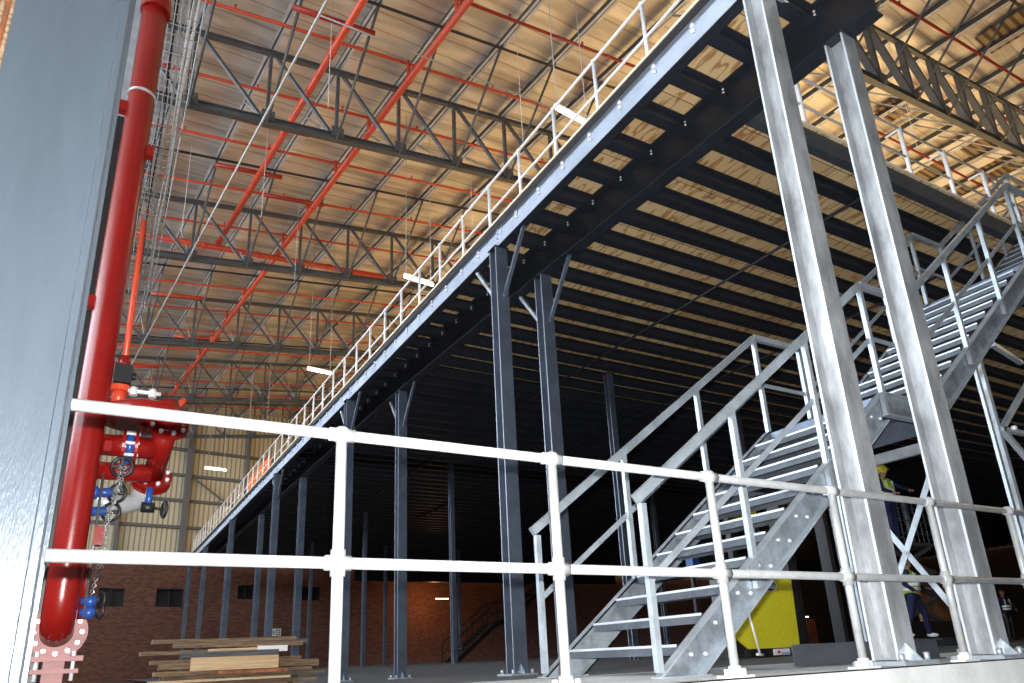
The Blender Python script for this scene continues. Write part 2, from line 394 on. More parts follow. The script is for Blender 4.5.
# purlins
for n in range(-5,29):
    u=node(n); z=top_z(u)+.24
    mb=MB()
    P0,P1=B(u,-10,z),B(u,47.8,z)
    mb.sweep([(-.035,-.07),(.035,-.07),(.035,.12),(-.035,.12)],P0,P1)
    mb.mi=1
    mb.sweep([(-.085,-.12),(-.025,-.12),(-.025,-.10),(-.085,-.10)],P0,P1)
    mb.sweep([(.025,-.12),(.085,-.12),(.085,-.10),(.025,-.10)],P0,P1)
    solo('roof_purlin',mb,['purlin_shade','purlin'],'%s galvanised purlin under the roof, counted up the slope'%ordn(n+5),'purlin',B(u,0,z),'roof purlins')
# mid-bay struts
for k in range(6):
    mb=MB(); f=lambda u:12.65+7.45*(k-1)+SKEW*u
    ua,ub=-8,(44 if k<2 else 24)
    mb.sweep(L_prof(.08,.08,.02),B(ua,f(ua),top_z(ua)+.05),B(ub,f(ub),top_z(ub)+.05))
    solo('tie_strut',mb,'dark','thin black strut across the purlins, %s bay from the stair end'%ordn(k),'strut',B(0,f(0),top_z(0)),'struts between the purlins')
# sprinkler ranges
RZ=14.2
def range_v(k,u): return (.797+.1678*(k-2))*RZ + SKEW*u
def rz(u): return RZ+PITCH*u+H
UM2=7.26; UM1=5.12
for k in range(0,17):
    ub={0:34,1:12,2:24,3:22}.get(k,20)
    vv=range_v(k,0)
    t=thing('sprinkler_range',"thin red sprinkler pipe across the roof, %s row from the stair end"%ordn(k),'pipe',B(0,vv,rz(0)),'sprinkler range pipes')
    obj('pipe',MB().tube(B(-8,range_v(k,-8),rz(-8)),B(ub,range_v(k,ub),rz(ub)),.042,8),'redrange' if k<3 else 'redo',t)
    if k<9:
        for q in range(9):
            u=-.6+2.35*q+ (k%2)*1.1
            if abs(u-UM2)<.3: continue
            p=B(u,range_v(k,u),rz(u))
            obj('sprinkler_head',MB().tube(p,p+V((0,0,.14)),.020,6).tube(p+V((0,0,.13)),p+V((0,0,.15)),.035,6),'redrange' if k<3 else 'redo',t)
for (q0,q1,ua,ub,l) in ((.717,.756,22,34,'thin red sprinkler branch seen through the deck rail by the stair head'),(.55,.58,27,38,'thin red sprinkler branch behind the heavy truss over the stair')):
    solo('sprinkler_branch',MB().tube(B(ua,q0*RZ+SKEW*ua,rz(ua)),B(ub,q1*RZ+SKEW*ub,rz(ub)),.042,8),'redrange',l,'pipe',B(ua,q0*RZ,rz(ua)))
VX=23.25
def main_pipe(u,va,vb,label,risers):
    z=rz(u)-.55
    t=thing('fire_main',label,'pipe',B(u,va,z))
    obj('pipe',MB().tube(B(u,va,z),B(u,vb,z),.088,16),'redo',t)
    v=va+1.5
    while v<vb:
        obj('coupling',MB().tube(B(u,v,z),B(u,v+.10,z),.105,14).tube(B(u,v+.12,z),B(u,v+.16,z),.096,14),['redo'],t); v+=3.3
    for k in risers:
        vr=range_v(k,u)
        obj('riser_stub',MB().tube(B(u,vr,z),B(u,vr,rz(u)+.07),.06,10),'redo',t)
main_pipe(UM2,5.0,44.5,'longer red fire main running under the roof lamps to the beige wall',range(0,16))
main_pipe(UM1,5.0,VX,'shorter red fire main that ends at the big red cross main',[])
zx=rz(UM1)-.55
t=thing('cross_main','big red cross main behind the second lattice truss, with drop pipe','pipe',B(1.4,VX,zx))
ZA=13.90; 
obj('pipe',MB().tube(B(1.5,VX,ZA),B(12.0,VX,ZA+1.30),.105,16),'redo',t)
obj('drop_pipe',MB().path([B(1.5+.3,VX,ZA),B(1.5+.1,VX,ZA-.03),B(1.5,VX,ZA-.2),B(1.48,VX,ZA-1),B(1.4,VX,8),B(1.3,VX,-.3)],.12,14),'redo',t)
for u in (3.0,4.6,6.5,7.6,9.2):
    obj('coupling',MB().tube(B(u,VX,ZA+(u-1.5)*.124),B(u+.14,VX,ZA+(u-1.36)*.124),.125,16),'redo',t)
# short red struts by the mains
for i,(q,set_) in enumerate([(.905,0),(1.204,0),(1.365,0),(1.187,1),(1.443,1),(2.02,0),(2.32,1),(2.62,0)]):
    u0,u1=(3.95,5.95) if set_==0 else (5.75,7.75)
    v=q*14.35
    mb=MB().tube(B(u0,v+SKEW*u0,rz(u0)-.12),B(u1,v+SKEW*u1,rz(u1)-.12),.075,10)
    solo('sleeved_strut',mb,'redo' if i>4 else 'redrange','short thick red pipe beside the %s fire main, %s from the stair end'%(('shorter','longer')[set_],ordn([0,1,2,0,1,3,2,4][i])),'pipe',B(u0,v,rz(u0)),'short red pipes beside the fire mains')
# conduit and catenary wire
mb=MB().tube(B(3.86,4,12.55+H),B(4.0,33,12.55+H),.027,10)
solo('steel_conduit',mb,'tube','bright straight galvanised conduit running the length of the roof','conduit',B(3.86,4,12.7))
for i,vv in enumerate((12.1,24.0,)):
    mb=MB().path([B(u_,13*((.921,1.80)[i]+.0062*(u_-4.2))+SKEW*u_,13+H+PITCH*u_) for u_ in (4.2,6,8,10,12,14)],.022,6)
    solo('suspension_cable',mb,'brace',('slack grey cable between the bare end and first truss','slack grey cable just beyond the red cross main')[i],'cable',B(3,vv,13))
# lamps
def lamp(u,v,z,label,L=1.25,hang=True,dark=False,glow='tubeglow'):
    t=thing('fluorescent_lamp',label,'lamp',B(u,v,z),'fluorescent roof lamps')
    obj('housing',MB().box((0,0,0),(0,0,0)) if 0 else MB().bar(B(u-L/2,v,z+.09),B(u+L/2,v,z+.08),.10,.05),'white',t)
    obj('lit_tube',MB().tube(B(u-L/2,v-.03,z),B(u+L/2,v-.03,z),.045,10),glow,t)
    if hang:
        for s in (-.4,.4):
            obj('hanging_wire',MB().tube(B(u+s,v,z+.1),B(u+s,v,top_z(u)+.1),.010,4),'brace',t)
    return t
LZ=10.2+H
LAMPS=[(8.2,8.24,'lamp over the walkway rail, brightest of the roof lamps'),(8.8,15.5,'lit lamp in front of the red cross main'),(8.97,23.1,'lit lamp below the third lattice truss'),
       (9.2,30.8,'lit lamp low over the guardrail line, half way along the roof'),(9.45,38.6,'lit lamp hanging against the beige cladding wall')]
for u,v,l in LAMPS: lamp(u+.07,v,LZ,l,.92 if v<30 else 1.1)
lamp(14.6,7.0,12.2,'small lit lamp seen between the two thick end columns',1.0)
# thin droppers
for i,(u,v) in enumerate([(2.1,10.2),(1.9,13.5),(4.9,12.7),(5.0,17.7),(9.6,11.4),(7.2,21.0),(11.0,15.8),(3.3,19.6),(14,5.6),(15.5,5.9),(17,6.6),(18.5,7.1),(19.8,6.2)]):
    mb=MB().tube(B(u,v,top_z(u)+.3),B(u,v,12.0+PITCH*u*.5),.007,5)
    solo('drop_wire',mb,'white','thin pale drop wire hanging from the roof, %s of them'%ordn(i),'wire',B(u,v,12),'thin drop wires')

# ================================================================= MEZZANINE
XO=4.84; XI=5.975; PZ=6.555
GY=[2.68,8.38,14.1,22.6,29.0,36.5,47.0]; GX=[6.0,5.76,5.60,5.58,5.58,5.58,5.58]
def xi(y):
    for a in range(6):
        if y<=GY[a+1]: return GX[a]+(GX[a+1]-GX[a])*(y-GY[a])/(GY[a+1]-GY[a])
    return GX[-1]
struct('mezzanine_floor', MB().box((4.79,.3,PZ),(5.97,47,PZ+.026)).box((5.97,4.48,PZ),(58,47,PZ+.026)).box((12,47,PZ),(58,49.6,PZ+.026)).box((32,49.6,PZ),(58,51.9,PZ+.026)), 'ply', label='plywood mezzanine floor on the dark joists')
struct('trim_3', MB().box((4.766,.3,PZ-.004),(4.79,47,PZ+.03)), 'deck_edge', label='pale cut edge of the plywood deck')
struct('deck_edge_shade_strip', MB().box((4.777,.3,6.435),(4.785,47,PZ-.004)), 'black', label='black strip painting the shade under the deck edge')  # added strip paints the shade of the top flange
struct('trim_5', MB().box((XI+.1,4.462,PZ-.004),(58,4.48,PZ+.03)), 'deck_edge', label='pale cut edge of the deck above the stair')
# outer edge beam in lengths between columns
cuts=[.3,8.2,15.5,23.0,31.3,39.0,47.0]
JY=lambda k:4.445+.611*k
for i in range(6):
    y0,y1=cuts[i],cuts[i+1]
    t=thing('edge_beam','pale blue-grey edge beam on the open side, %s length from the stair end'%ordn(i),'beam',(XO,y0,6.1),'edge beams on the open side')
    obj('beam',MB().sweep(I_prof(.125,.44,.016,.012),(XO,y0+.01,6.335),(XO,y1-.01,6.335)),'beam',t)
    obj('flange_shade_plate',MB().box((XO-.0625,y0+.01,6.103),(XO+.066,y1-.01,6.115)),'dark',t)  # dark plate paints the shade beneath the bottom flange
    bm_=MB()
    for k in range(-6,70):
        y=JY(k)+.08
        if y0+.1<y<y1-.1 and y<33:
            for z in (6.40,6.33): bm_.tube((XO-.006,y,z),(XO-.04,y,z),.027,6)
    if bm_.v: tag(obj('bolt',bm_,'bolt',t),kind='stuff')
    sp=MB().box((XO-.02,y1-.16,6.14),(XO-.008,y1+.0,6.52))
    for z in (6.2,6.28,6.37,6.45): sp.tube((XO-.02,y1-.05,z),(XO-.045,y1-.05,z),.018,6)
    obj('splice_plate',sp,'beam',t)
# inner girder
gc=GY
for i in range(6):
    y0,y1=gc[i],gc[i+1]
    t=thing('main_girder','deep charcoal girder under the plywood, %s length from the stair end'%ordn(i),'beam',(xi(y0),y0,5.97),'main girders on the inner column row')
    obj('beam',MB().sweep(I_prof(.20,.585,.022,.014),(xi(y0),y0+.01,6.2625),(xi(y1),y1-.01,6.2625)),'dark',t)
    bm_=MB()
    for k in range(-6,70):
        y=JY(k)+.08
        if y0+.1<y<y1-.1 and y<26:
            bm_.tube((xi(y)-.12,y-.085,6.375),(xi(y)-.12,y-.105,6.375),.014,6).tube((xi(y)-.12,y-.085,6.42),(xi(y)-.12,y-.105,6.42),.012,6)
    if bm_.v: tag(obj('cleat_bolt',bm_,'bolt',t),kind='stuff')
# joists
for k in range(-5,69):
    y=JY(k)
    mb=MB().sweep(I_prof(.155,.20,.018,.03),(4.905,y+.08,6.453),(xi(y)-.012,y+.08,6.453))
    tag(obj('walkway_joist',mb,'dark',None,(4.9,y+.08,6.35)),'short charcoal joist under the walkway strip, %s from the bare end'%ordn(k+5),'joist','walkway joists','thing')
for k in range(0,69):
    y=JY(k)
    if k==0:
        mb=MB().sweep(C_prof(.12,.265,.016),(58,4.51,6.42),(XI+.01,4.51,6.42))
        tag(obj('front_joist',mb,'dark2',None,(XI,4.5,6.3)),'deeper grey edge joist closing the deck above the staircase','beam',None,'thing'); continue
    mb=MB().sweep(I_prof(.155,.20,.018,.03),(xi(y)+.012,y+.08,6.453),(58,y+.08,6.453))
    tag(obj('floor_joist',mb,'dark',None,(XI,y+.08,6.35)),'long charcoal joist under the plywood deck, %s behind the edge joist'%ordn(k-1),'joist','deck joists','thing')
for x,l in ((9.15,'thin dark tie rod under the joists beyond the girder'),(12.6,'thin dark tie rod under the joists over the upper stair')):
    solo('tie_rod',MB().tube((x,5.0,6.33),(x,30,6.33),.024,8),'dark',l,'rod',(x,5,6.28),'tie rods under the joists')
# columns
def column(x,y,z0,z1,m,label,name='steel_column',w=.20,braces=(),deep=False):
    t=thing(name,label,'column',(x,y,z0),'mezzanine columns')
    I=I_prof(w,w,.02,.014)   # flanges face along y
    sh=MB().sweep(I,(x,y,z0+.03),(x,y,z1),(0,1,0))
    for q in (1,5,7,11): sh.m[q]=1  # edge faces take the painted highlight colour
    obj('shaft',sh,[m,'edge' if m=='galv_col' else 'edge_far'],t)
    bp=MB().box((x-.19,y-.19,z0),(x+.19,y+.19,z0+.025))
    for a in (-1,1):
        for b_ in (-1,1): bp.tube((x+a*.14,y+b_*.14,z0+.02),(x+a*.14,y+b_*.14,z0+.075),.02,6)
    obj('base_plate',bp,'galv',t)
    gs=MB().add([(x-.006,y-w/2,z0+.025),(x-.006,y-w/2-.10,z0+.025),(x-.006,y-w/2,z0+.14),(x+.006,y-w/2,z0+.025),(x+.006,y-w/2-.10,z0+.025),(x+.006,y-w/2,z0+.14)],[(0,1,2),(3,5,4),(0,3,4,1),(1,4,5,2),(2,5,3,0)])
    obj('base_gusset',gs,'galv',t)
    obj('cap_plate',MB().box((x-.12,y-.12,z1),(x+.12,y+.12,z1+.015)),'dark',t)
    for s,mm in braces:
        obj('knee_brace',MB().bar((x+.02,y+s*.10,z1-.82),(x+.02,y+s*.74,z1+.02),.05,.05,(1,0,0)).ball((x+.02,y+s*.10,z1-.82),.035,8).ball((x+.02,y+s*.70,z1-.03),.035,8),mm,t)
    return t
zA=6.10; zB=5.955
colA=column(XO,3.13,0,zA,'galv_col','thick galvanised column at the bare end under the edge beam, stair passing behind')
column(5.975,3.10,0,zB,'galv_col','thick galvanised column at the bare end under the dark girder, beside the upper stair')
obj('cleat',MB().sweep(L_prof(.10,.06,.008),(4.93,2.97,5.86),(4.93,3.03,5.92)),'bolt',colA)
br=((-1,'galv_far'),(1,'galv'))
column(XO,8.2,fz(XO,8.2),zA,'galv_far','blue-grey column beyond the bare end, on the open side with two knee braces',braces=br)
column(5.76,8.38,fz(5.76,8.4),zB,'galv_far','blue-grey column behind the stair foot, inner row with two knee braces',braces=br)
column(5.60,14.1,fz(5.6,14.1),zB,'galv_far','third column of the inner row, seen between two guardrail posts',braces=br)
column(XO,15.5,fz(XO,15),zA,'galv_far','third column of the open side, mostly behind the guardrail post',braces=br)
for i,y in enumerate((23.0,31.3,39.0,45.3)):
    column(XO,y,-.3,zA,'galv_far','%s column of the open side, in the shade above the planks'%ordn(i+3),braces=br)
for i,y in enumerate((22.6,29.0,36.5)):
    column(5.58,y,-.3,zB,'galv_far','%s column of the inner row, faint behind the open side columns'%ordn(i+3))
k_=0
for x in (9.9,14.0,18.5):
    for y in (12.0,20.5,29.0,37.5):
        if x>17 and y<15: continue
        column(x,y,-.1,6.3,'galv_far','slim column deep under the deck, row %s, %s along'%(ordn([9.9,14.0,18.5].index(x)),ordn([12.0,20.5,29.0,37.5].index(y))),w=.15)
# deck edge rails on the open side
t=thing('deck_guardrail','long white guardrail along the open edge of the mezzanine','guardrail',(5,4.76,PZ))
XR=5.0; ZT=7.66
obj('top_rail',MB().tube((XR,.5,ZT),(XR,46.8,ZT),.022,10),'white_tube',t)
obj('mid_rail',MB().tube((XR,.5,ZT-.53),(XR,46.8,ZT-.53),.02,10),'white_tube',t)
obj('toe_board',MB().box((XR-.05,.5,PZ+.026),(XR-.04,46.8,PZ+.10)),'brace',t)
for k in range(-4,43):
    y=4.76+.98*k
    obj('post',MB().tube((XR,y,PZ+.02),(XR,y,ZT),.027,10).ball((XR,y,ZT),.036,10).ball((XR,y,ZT-.53),.034,10),'white_tube',t)
t=thing('front_guardrail','white guardrail along the deck edge above the staircase','guardrail',(6.3,4.62,PZ))
YR=4.60
obj('top_rail',MB().tube((6.35,YR,7.58),(13.0,YR,7.58),.018,10),'brace',t)
obj('mid_rail',MB().tube((6.35,YR,7.06),(13.0,YR,7.06),.018,10),'brace',t)
for x in (6.4,7.56,8.72,9.94,11.1,12.25):
    obj('post',MB().tube((x,YR,PZ+.02),(x,YR,7.60),.032,10).tube((x,YR,7.58),(x+.0,YR+.22,7.58),.018,8),'white_tube',t)
# orange barriers on deck
for i in range(3):
    y=25.8+i*1.45
    mb=MB()
    for j in range(7): mb.box((5.12,y+j*.2,6.6),(5.18,y+j*.2+.12,7.55))
    mb.box((5.13,y,6.68),(5.17,y+1.35,6.8)).box((5.13,y,7.35),(5.17,y+1.35,7.5))
    solo('orange_barrier',mb,'orange','orange plastic barrier behind the deck rail, %s from the stair end'%ordn(i),'barrier',(5.15,y,6.6),'orange barriers on the deck')
# barrier tape and red hose box on deck by the stair head
mb=MB()
pts=[V((12.25,4.60,7.62)),V((13.0,4.7,7.52)),V((13.9,4.85,7.5)),V((14.9,5.0,7.6))]
for j in range(3):
    for q in range(6):
        a=pts[j].lerp(pts[j+1],q/6); b_=pts[j].lerp(pts[j+1],(q+1)/6); mb.mi=(j*6+q)%2
        mb.sweep([(-.003,-.05),(.003,-.05),(.003,.05),(-.003,.05)],a,b_)
solo('barrier_tape',mb,['tape_red','white'],'red and white tape strung from the deck rail at the stair head','tape',(12.25,4.6,7.6))
t=thing('hose_reel','bright red hose drum on the deck behind the tape','hose reel',(13.6,5.6,6.58))
obj('drum',MB().tube((13.6,5.5,7.05),(13.6,5.8,7.05),.42,20).ring((13.6,5.48,7.05),(0,1,0),.1,.46,.04),'tape_red',t)
obj('stand',MB().bar((13.3,5.65,6.59),(13.6,5.65,7.05),.05,.05,(0,1,0)).bar((13.9,5.65,6.59),(13.6,5.65,7.05),.05,.05,(0,1,0)),'tape_red',t)
t=thing('standpipe','small red standpipe head above the deck edge between the columns','pipe',(9.2,5.6,6.58))
obj('pipe',MB().tube((9.2,5.6,6.59),(9.2,5.6,7.15),.06,12),'tape_red',t); obj('cap',MB().ring((9.2,5.6,7.17),(0,0,1),.02,.12,.06),'tape_red',t)

# ================================================================= NEAR GUARDRAIL
YG=2.93
t=thing('slab_guardrail','bright tubular guardrail along the concrete edge before the staircase','guardrail',(.884,YG,0))
obj('top_rail',MB().tube((-.15,YG,1.115),(9.2,YG,1.115),.0245,20),'tube',t)
obj('mid_rail',MB().tube((-.155,YG,.555),(9.2,YG,.555),.0245,20),'tube',t)
for i in range(8):
    x=.884+1.109*i
    p=obj('post',MB().tube((x,YG,.01),(x,YG,1.10),.0245,20).ball((x,YG,1.115),.042,16).ball((x,YG,.555),.040,16).tube((x-.055,YG,.555),(x+.055,YG,.555),.032,14).tube((x-.055,YG,1.115),(x+.055,YG,1.115),.031,14).tube((x,YG,.50),(x,YG,.61),.032,14),'tube',t)
    bp=MB().box((x-.09,YG-.05,0),(x+.09,YG+.05,.012)).tube((x,YG,.01),(x,YG,.06),.034,14)
    for s in (-1,1): bp.tube((x+s*.065,YG,.01),(x+s*.065,YG,.045),.014,8)
    obj('base_plate',bp,'bolt',p)

# ================================================================= STAIRCASE
S=.775; YN=3.42; YF=4.59
t=stair=thing('steel_staircase','grey galvanised staircase in three flights rising past the thick columns','staircase',(2.94,4.0,0))
W=.07
def stringer(x0,z0,x1,z1,near,d=.27):
    y=YN if near else YF; s=-1 if near else 1
    dv=(V((x1,0,z1))-V((x0,0,z0))).normalized(); nrm=V((-dv.z,0,dv.x)); dd=d*abs(dv.x)
    mb=MB()
    def q(x,z,k,yy): return (x,yy,z-k)
    # web
    mb.add([(x0,y,z0),(x1,y,z1),(x1,y,z1-d),(x0,y,z0-d),(x0,y+s*.009,z0),(x1,y+s*.009,z1),(x1,y+s*.009,z1-d),(x0,y+s*.009,z0-d)],[(0,1,2,3),(4,7,6,5),(0,4,5,1),(3,2,6,7),(0,3,7,4),(1,5,6,2)])
    for zz in (0,-d+.014):
        mb.add([(x0,y,z0+zz),(x1,y,z1+zz),(x1,y,z1+zz-.014),(x0,y,z0+zz-.014),(x0,y+s*W,z0+zz),(x1,y+s*W,z1+zz),(x1,y+s*W,z1+zz-.014),(x0,y+s*W,z0+zz-.014)],[(0,1,2,3),(4,7,6,5),(0,4,5,1),(3,2,6,7),(0,3,7,4),(1,5,6,2)])
    for q in range(6): mb.m[q]=1
    o=obj('stringer',mb,['galv','galv_web'],t); return o
def lower_stringer(near):
    # foot cut level with the slab
    y=YN if near else YF; s=-1 if near else 1; d=.27; mb=MB()
    x1,z1=5.80,2.215
    for ya,yb,tp,bt in ((y,y+s*.009,0,d),(y,y+s*W,0,.014),(y,y+s*W,d-.014,d)):
        def xz(k): # start point on z=.006 for offset k below the top line
            return 2.94+(.006+k)/S
        a,b_=xz(tp),xz(bt)
        P=[(a,.006),(x1,z1-tp),(x1,z1-bt),(b_,.006)]
        vs=[(x,ya,z) for x,z in P]+[(x,yb,z) for x,z in P]
        mb.add(vs,[(0,1,2,3),(4,7,6,5),(0,4,5,1),(3,2,6,7),(0,3,7,4),(1,5,6,2)])
    mb.box((2.93,min(y,y+s*.09),0),(3.33,max(y,y+s*.09),.008))
    for q in range(6): mb.m[q]=1
    o=obj('stringer',mb,['galv','galv_web'],t)
    b2=MB()
    for i in range(1,12):
        z=.185*i; x=2.94+z/S+.12
        for dx in (-.05,.07): b2.tube((x+dx,y+s*.009,z-.06),(x+dx,y+s*.022,z-.06),.012,6)
    obj('bolt',b2,'bolt',o)
for near in (1,0):
    lower_stringer(near)
    stringer(6.44,2.165,9.50,4.51,near,.26)
    stringer(10.28,4.50,13.05,6.58,near,.26)
    stringer(5.80,2.215,6.50,2.215,near,.215)
    stringer(9.50,4.51,10.30,4.51,near,.215)
def tread(x,z,i):
    mb=MB().box((x,YN+.012,z-.008),(x+.245,YF-.012,z)).box((x,YN+.012,z-.062),(x+.007,YF-.012,z)).box((x+.238,YN+.012,z-.05),(x+.245,YF-.012,z))
    for yy,s in ((YN+.012,1),(YF-.012,-1)):
        mb.box((x+.02,min(yy,yy+s*.05),z-.045),(x+.10,max(yy,yy+s*.05),z-.037)).box((x+.14,min(yy,yy+s*.05),z-.045),(x+.225,max(yy,yy+s*.05),z-.037))
    for j in range(8):
        mb.tube((x-.0005,YN+.1+j*.14,z-.03),(x-.002,YN+.1+j*.14,z-.03),.006,5)
    mb.mi=1; mb.box((x-.004,YN+.012,z-.014),(x+.006,YF-.012,z+.002))
    obj('tread',mb,['tread','nosing'],t)
for i in range(1,12): tread(2.94+.185*i/S-.015,.185*i,i)
for i in range(1,12): tread(6.50+.187*i/.767-.015,2.215+.190*i,i)
for i in range(1,11): tread(10.30+.19*i/.767-.015,4.50+.19*i,i)
def landing(x0,x1,z):
    mb=MB().box((x0,YN+.01,z-.012),(x1,YF-.01,z)).box((x0,YN+.01,z-.2),(x0+.012,YF-.01,z)).box((x1-.012,YN+.01,z-.2),(x1,YF-.01,z))
    obj('landing',mb,'galv_far',t)
landing(5.80,6.74,2.205); landing(9.5,10.3,4.50)
# handrails: rectangular top rail, flat mid rail, paired flat posts
def rails(y,pts,mids,posts,s):
    mb=MB()
    for a,b_ in zip(pts,pts[1:]): mb.bar((a[0],y,a[1]),(b_[0],y,b_[1]),.045,.062)
    for a in pts[1:]: mb.ball((a[0],y,a[1]),.031,8)
    obj('handrail',mb,'galv',t)
    mb=MB()
    for a,b_ in zip(mids,mids[1:]): mb.bar((a[0],y,a[1]),(b_[0],y,b_[1]),.012,.042)
    obj('mid_rail',mb,'galv',t)
    for x,z0,z1 in posts:
        obj('post',MB().sweep([(-.02,-.021),(.02,-.021),(.02,-.015),(-.013,-.015),(-.013,.015),(.02,.015),(.02,.021),(-.02,.021)],(x,y,z0),(x,y,z1),(1,0,0)),'galv',t)
def st(x): return S*(x-2.94)
def su_(x): return 2.165+.766*(x-6.44)
def s3(x): return 4.50+.751*(x-10.28)
rl=lambda x:1.066+.757*(x-2.92)
ru_=lambda x:3.605+.771*(x-6.965)
r3=lambda x:5.664+.752*(x-10.25)
for y in (YN-.035,YF+.035):
    pts=[(2.92,1.066),(5.846,3.281),(6.54,3.281),(9.56,5.61),(10.25,5.61),(13.2,7.86),(13.9,7.86)]
    mids=[(2.97,.565),(5.84,2.74),(6.54,2.74),(9.56,5.06),(10.25,5.06),(13.2,7.28),(13.9,7.28)]
    posts=[(2.965,.03,1.04),(3.90,st(3.9)-.22,rl(3.9)),(4.885,st(4.885)-.22,rl(4.885)),(5.835,2.02,3.27),(6.55,2.05,3.28)]
    posts+=[(7.50,su_(7.5)-.2,ru_(7.5)),(8.52,su_(8.52)-.2,ru_(8.52)),(9.50,4.32,5.6),(10.25,4.32,5.6),(11.3,s3(11.3)-.2,r3(11.3)),(12.3,s3(12.3)-.2,r3(12.3)),(13.2,6.4,7.85)]
    rails(y,pts,mids,posts,0)
# bearing tower below the landings
def tower(x0,x1,z,label,xw):
    tw=thing('brace_frame',label,'brace frame',(x0,YN,0),'braced frames under the stair')
    for x in xw:
        for y in (YN+.06,YF-.06):
            obj('leg',MB().sweep(L_prof(.07,.07,.008),(x,y,0),(x,y,z(x)),(0,1,0)),'galv',tw)
        obj('cross_beam',MB().sweep(C_prof(.05,.10,.008),(x,YN+.04,z(x)-.12),(x,YF-.04,z(x)-.12)),'galv',tw)
        zt=z(x)-.2; nb=max(1,round(zt/1.5))
        for q in range(nb):
            a=zt*q/nb+.08; b_=zt*(q+1)/nb
            obj('diagonal',MB().bar((x,YN+.08,b_),(x,YF-.08,a),.055,.008,(1,0,0)),'galv',tw)
            obj('diagonal',MB().bar((x+.012,YN+.08,a),(x+.012,YF-.08,b_),.055,.008,(1,0,0)).tube((x-.02,(YN+YF)/2,(a+b_)/2),(x+.03,(YN+YF)/2,(a+b_)/2),.02,8),'galv',tw)
    return tw
tower(6.7,6.7,lambda x:2.0,'cross-braced steel frame standing under the lower stair landing',(6.7,))
tw=thing('brace_frame','cross-braced steel frame standing under the upper stair flight','brace frame',(8.0,3.5,0),'braced frames under the stair')
for x in (8.0,10.1):
    for y in ((3.5,) if x<9 else (3.5,4.5)):
        obj('leg',MB().sweep(L_prof(.06,.06,.008),(x,y,0),(x,y,su_(8.0)-.27 if x<9 else 4.25),(0,1,0)),'galv',tw)
for a,b_ in (((8.0,3.5,2.18),(9.9,3.5,3.6)),((8.0,3.5,2.18),(10.1,3.5,2.2)),((8.0,3.5,2.18),(10.1,3.5,.5)),((8.30,3.5,3.20),(9.15,3.62,3.17))):
    obj('diagonal',MB().bar(a,b_,.045,.05,(0,1,0)),'galv',tw)
obj('bolt',MB().tube((8.08,3.44,2.18),(8.08,3.40,2.18),.025,8),'bolt',tw)
# far staircase, its backlit silhouette against the warm wall painted black
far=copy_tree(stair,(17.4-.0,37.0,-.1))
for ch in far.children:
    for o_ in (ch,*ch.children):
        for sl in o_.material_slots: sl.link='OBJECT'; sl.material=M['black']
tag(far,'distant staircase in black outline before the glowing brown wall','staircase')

# dark channel lying under the stair
mb=MB().sweep(C_prof(.06,.155,.008),(4.42,3.62,.08),(6.2,3.62,.08)).tube((4.47,3.625,.10),(4.47,3.61,.10),.012,8)
solo('steel_channel',mb,'dark2','dark steel channel lying on the slab before the yellow machine','channel',(4.42,3.62,0))

# ================================================================= NEAR COLUMN AND FIRE PIPES
t=thing('portal_column','massive pale grey steel column beside the red riser, guardrail fixed to it','column',(-.36,2.98,-.9))
W0,W1=-.548,-.158
prof=[(W0,2.76),(W1-.035,2.76),(W1-.03,2.752),(W1-.006,2.752),(W1,2.76),(W1,2.785),(-.36,2.785),(-.36,3.16),(W1-.005,3.16),(W1-.005,3.185),(W0,3.185),(W0,3.16),(-.38,3.16),(-.38,2.785),(W0,2.785)]
M['portal']=mat('pale_grey_column_paint', (.066,.084,.104), .30, .25, .07, 3.0, .25, 120, stretch=(2,1,.3))
mb=MB(); n=len(prof); mb.add([(x,y,-.9) for x,y in prof]+[(x,y,15.5) for x,y in prof],[(i,(i+1)%n,(i+1)%n+n,i+n) for i in range(n)]+[tuple(range(n))[::-1],tuple(range(n,2*n))])
obj('shaft',mb,'portal',t)
obj('base_plate',MB().box((-.75,2.6,-.9),(-.02,3.35,-.86)),'portal',t)
solo('hessian_roll',MB().tube((-.80,3.6,-.3),(-.80,3.6,6.5),.10,14),'rust','rusty brown roll standing behind the cables beside the pale column','roll',(-.80,3.6,-.3))
for i in range(2):
    solo('frayed_cable',MB().path([(-.575-.03*i,2.9,1.5),(-.585-.03*i,2.9,2.4),(-.58-.035*i,2.9,2.9),(-.60-.03*i,2.9,4)],.009,8),'wood1',('pale frayed cable hugging the edge of the pale column','second pale frayed cable, just outside the other beside the pale column')[i],'cable',(-.58,2.9,1.5),'frayed cables')

YP=6.0; XP=-.150
t=thing('fire_riser','fat glossy red riser pipe beside the pale column','pipe',(XP,YP,-.3))
xp=lambda z:-.188+.0085*z
obj('pipe',MB().path([(xp(13.5),YP,13.5),(xp(2),YP,2),(xp(.7),YP,.70),(xp(.6),YP+.02,.58),(xp(.5),YP+.08,.49),(xp(.45),YP+.2,.455)],.108,28),'red',t)
for z in (5.12,): obj('coupling_ring',MB().ring((xp(z),YP,z),(0,0,1),.10,.117,.025,30),'tube',t)
for z in (6.18,): obj('coupling_ring',MB().ring((xp(z),YP,z),(0,0,1),.10,.132,.12,30).ring((xp(z),YP,z+.10),(0,0,1),.10,.122,.04,30),'red',t)
fl=MB().ring((-.175,YP+.23,.455),(0,1,0),.06,.188,.035,36)
fo=obj('flange',fl,'pink',t)
obj('bolt',MB().bolts((-.175,YP+.212,.455),(0,-1,0),.150,12,.016,.035,.5),'bolt',fo)
SX=-.185
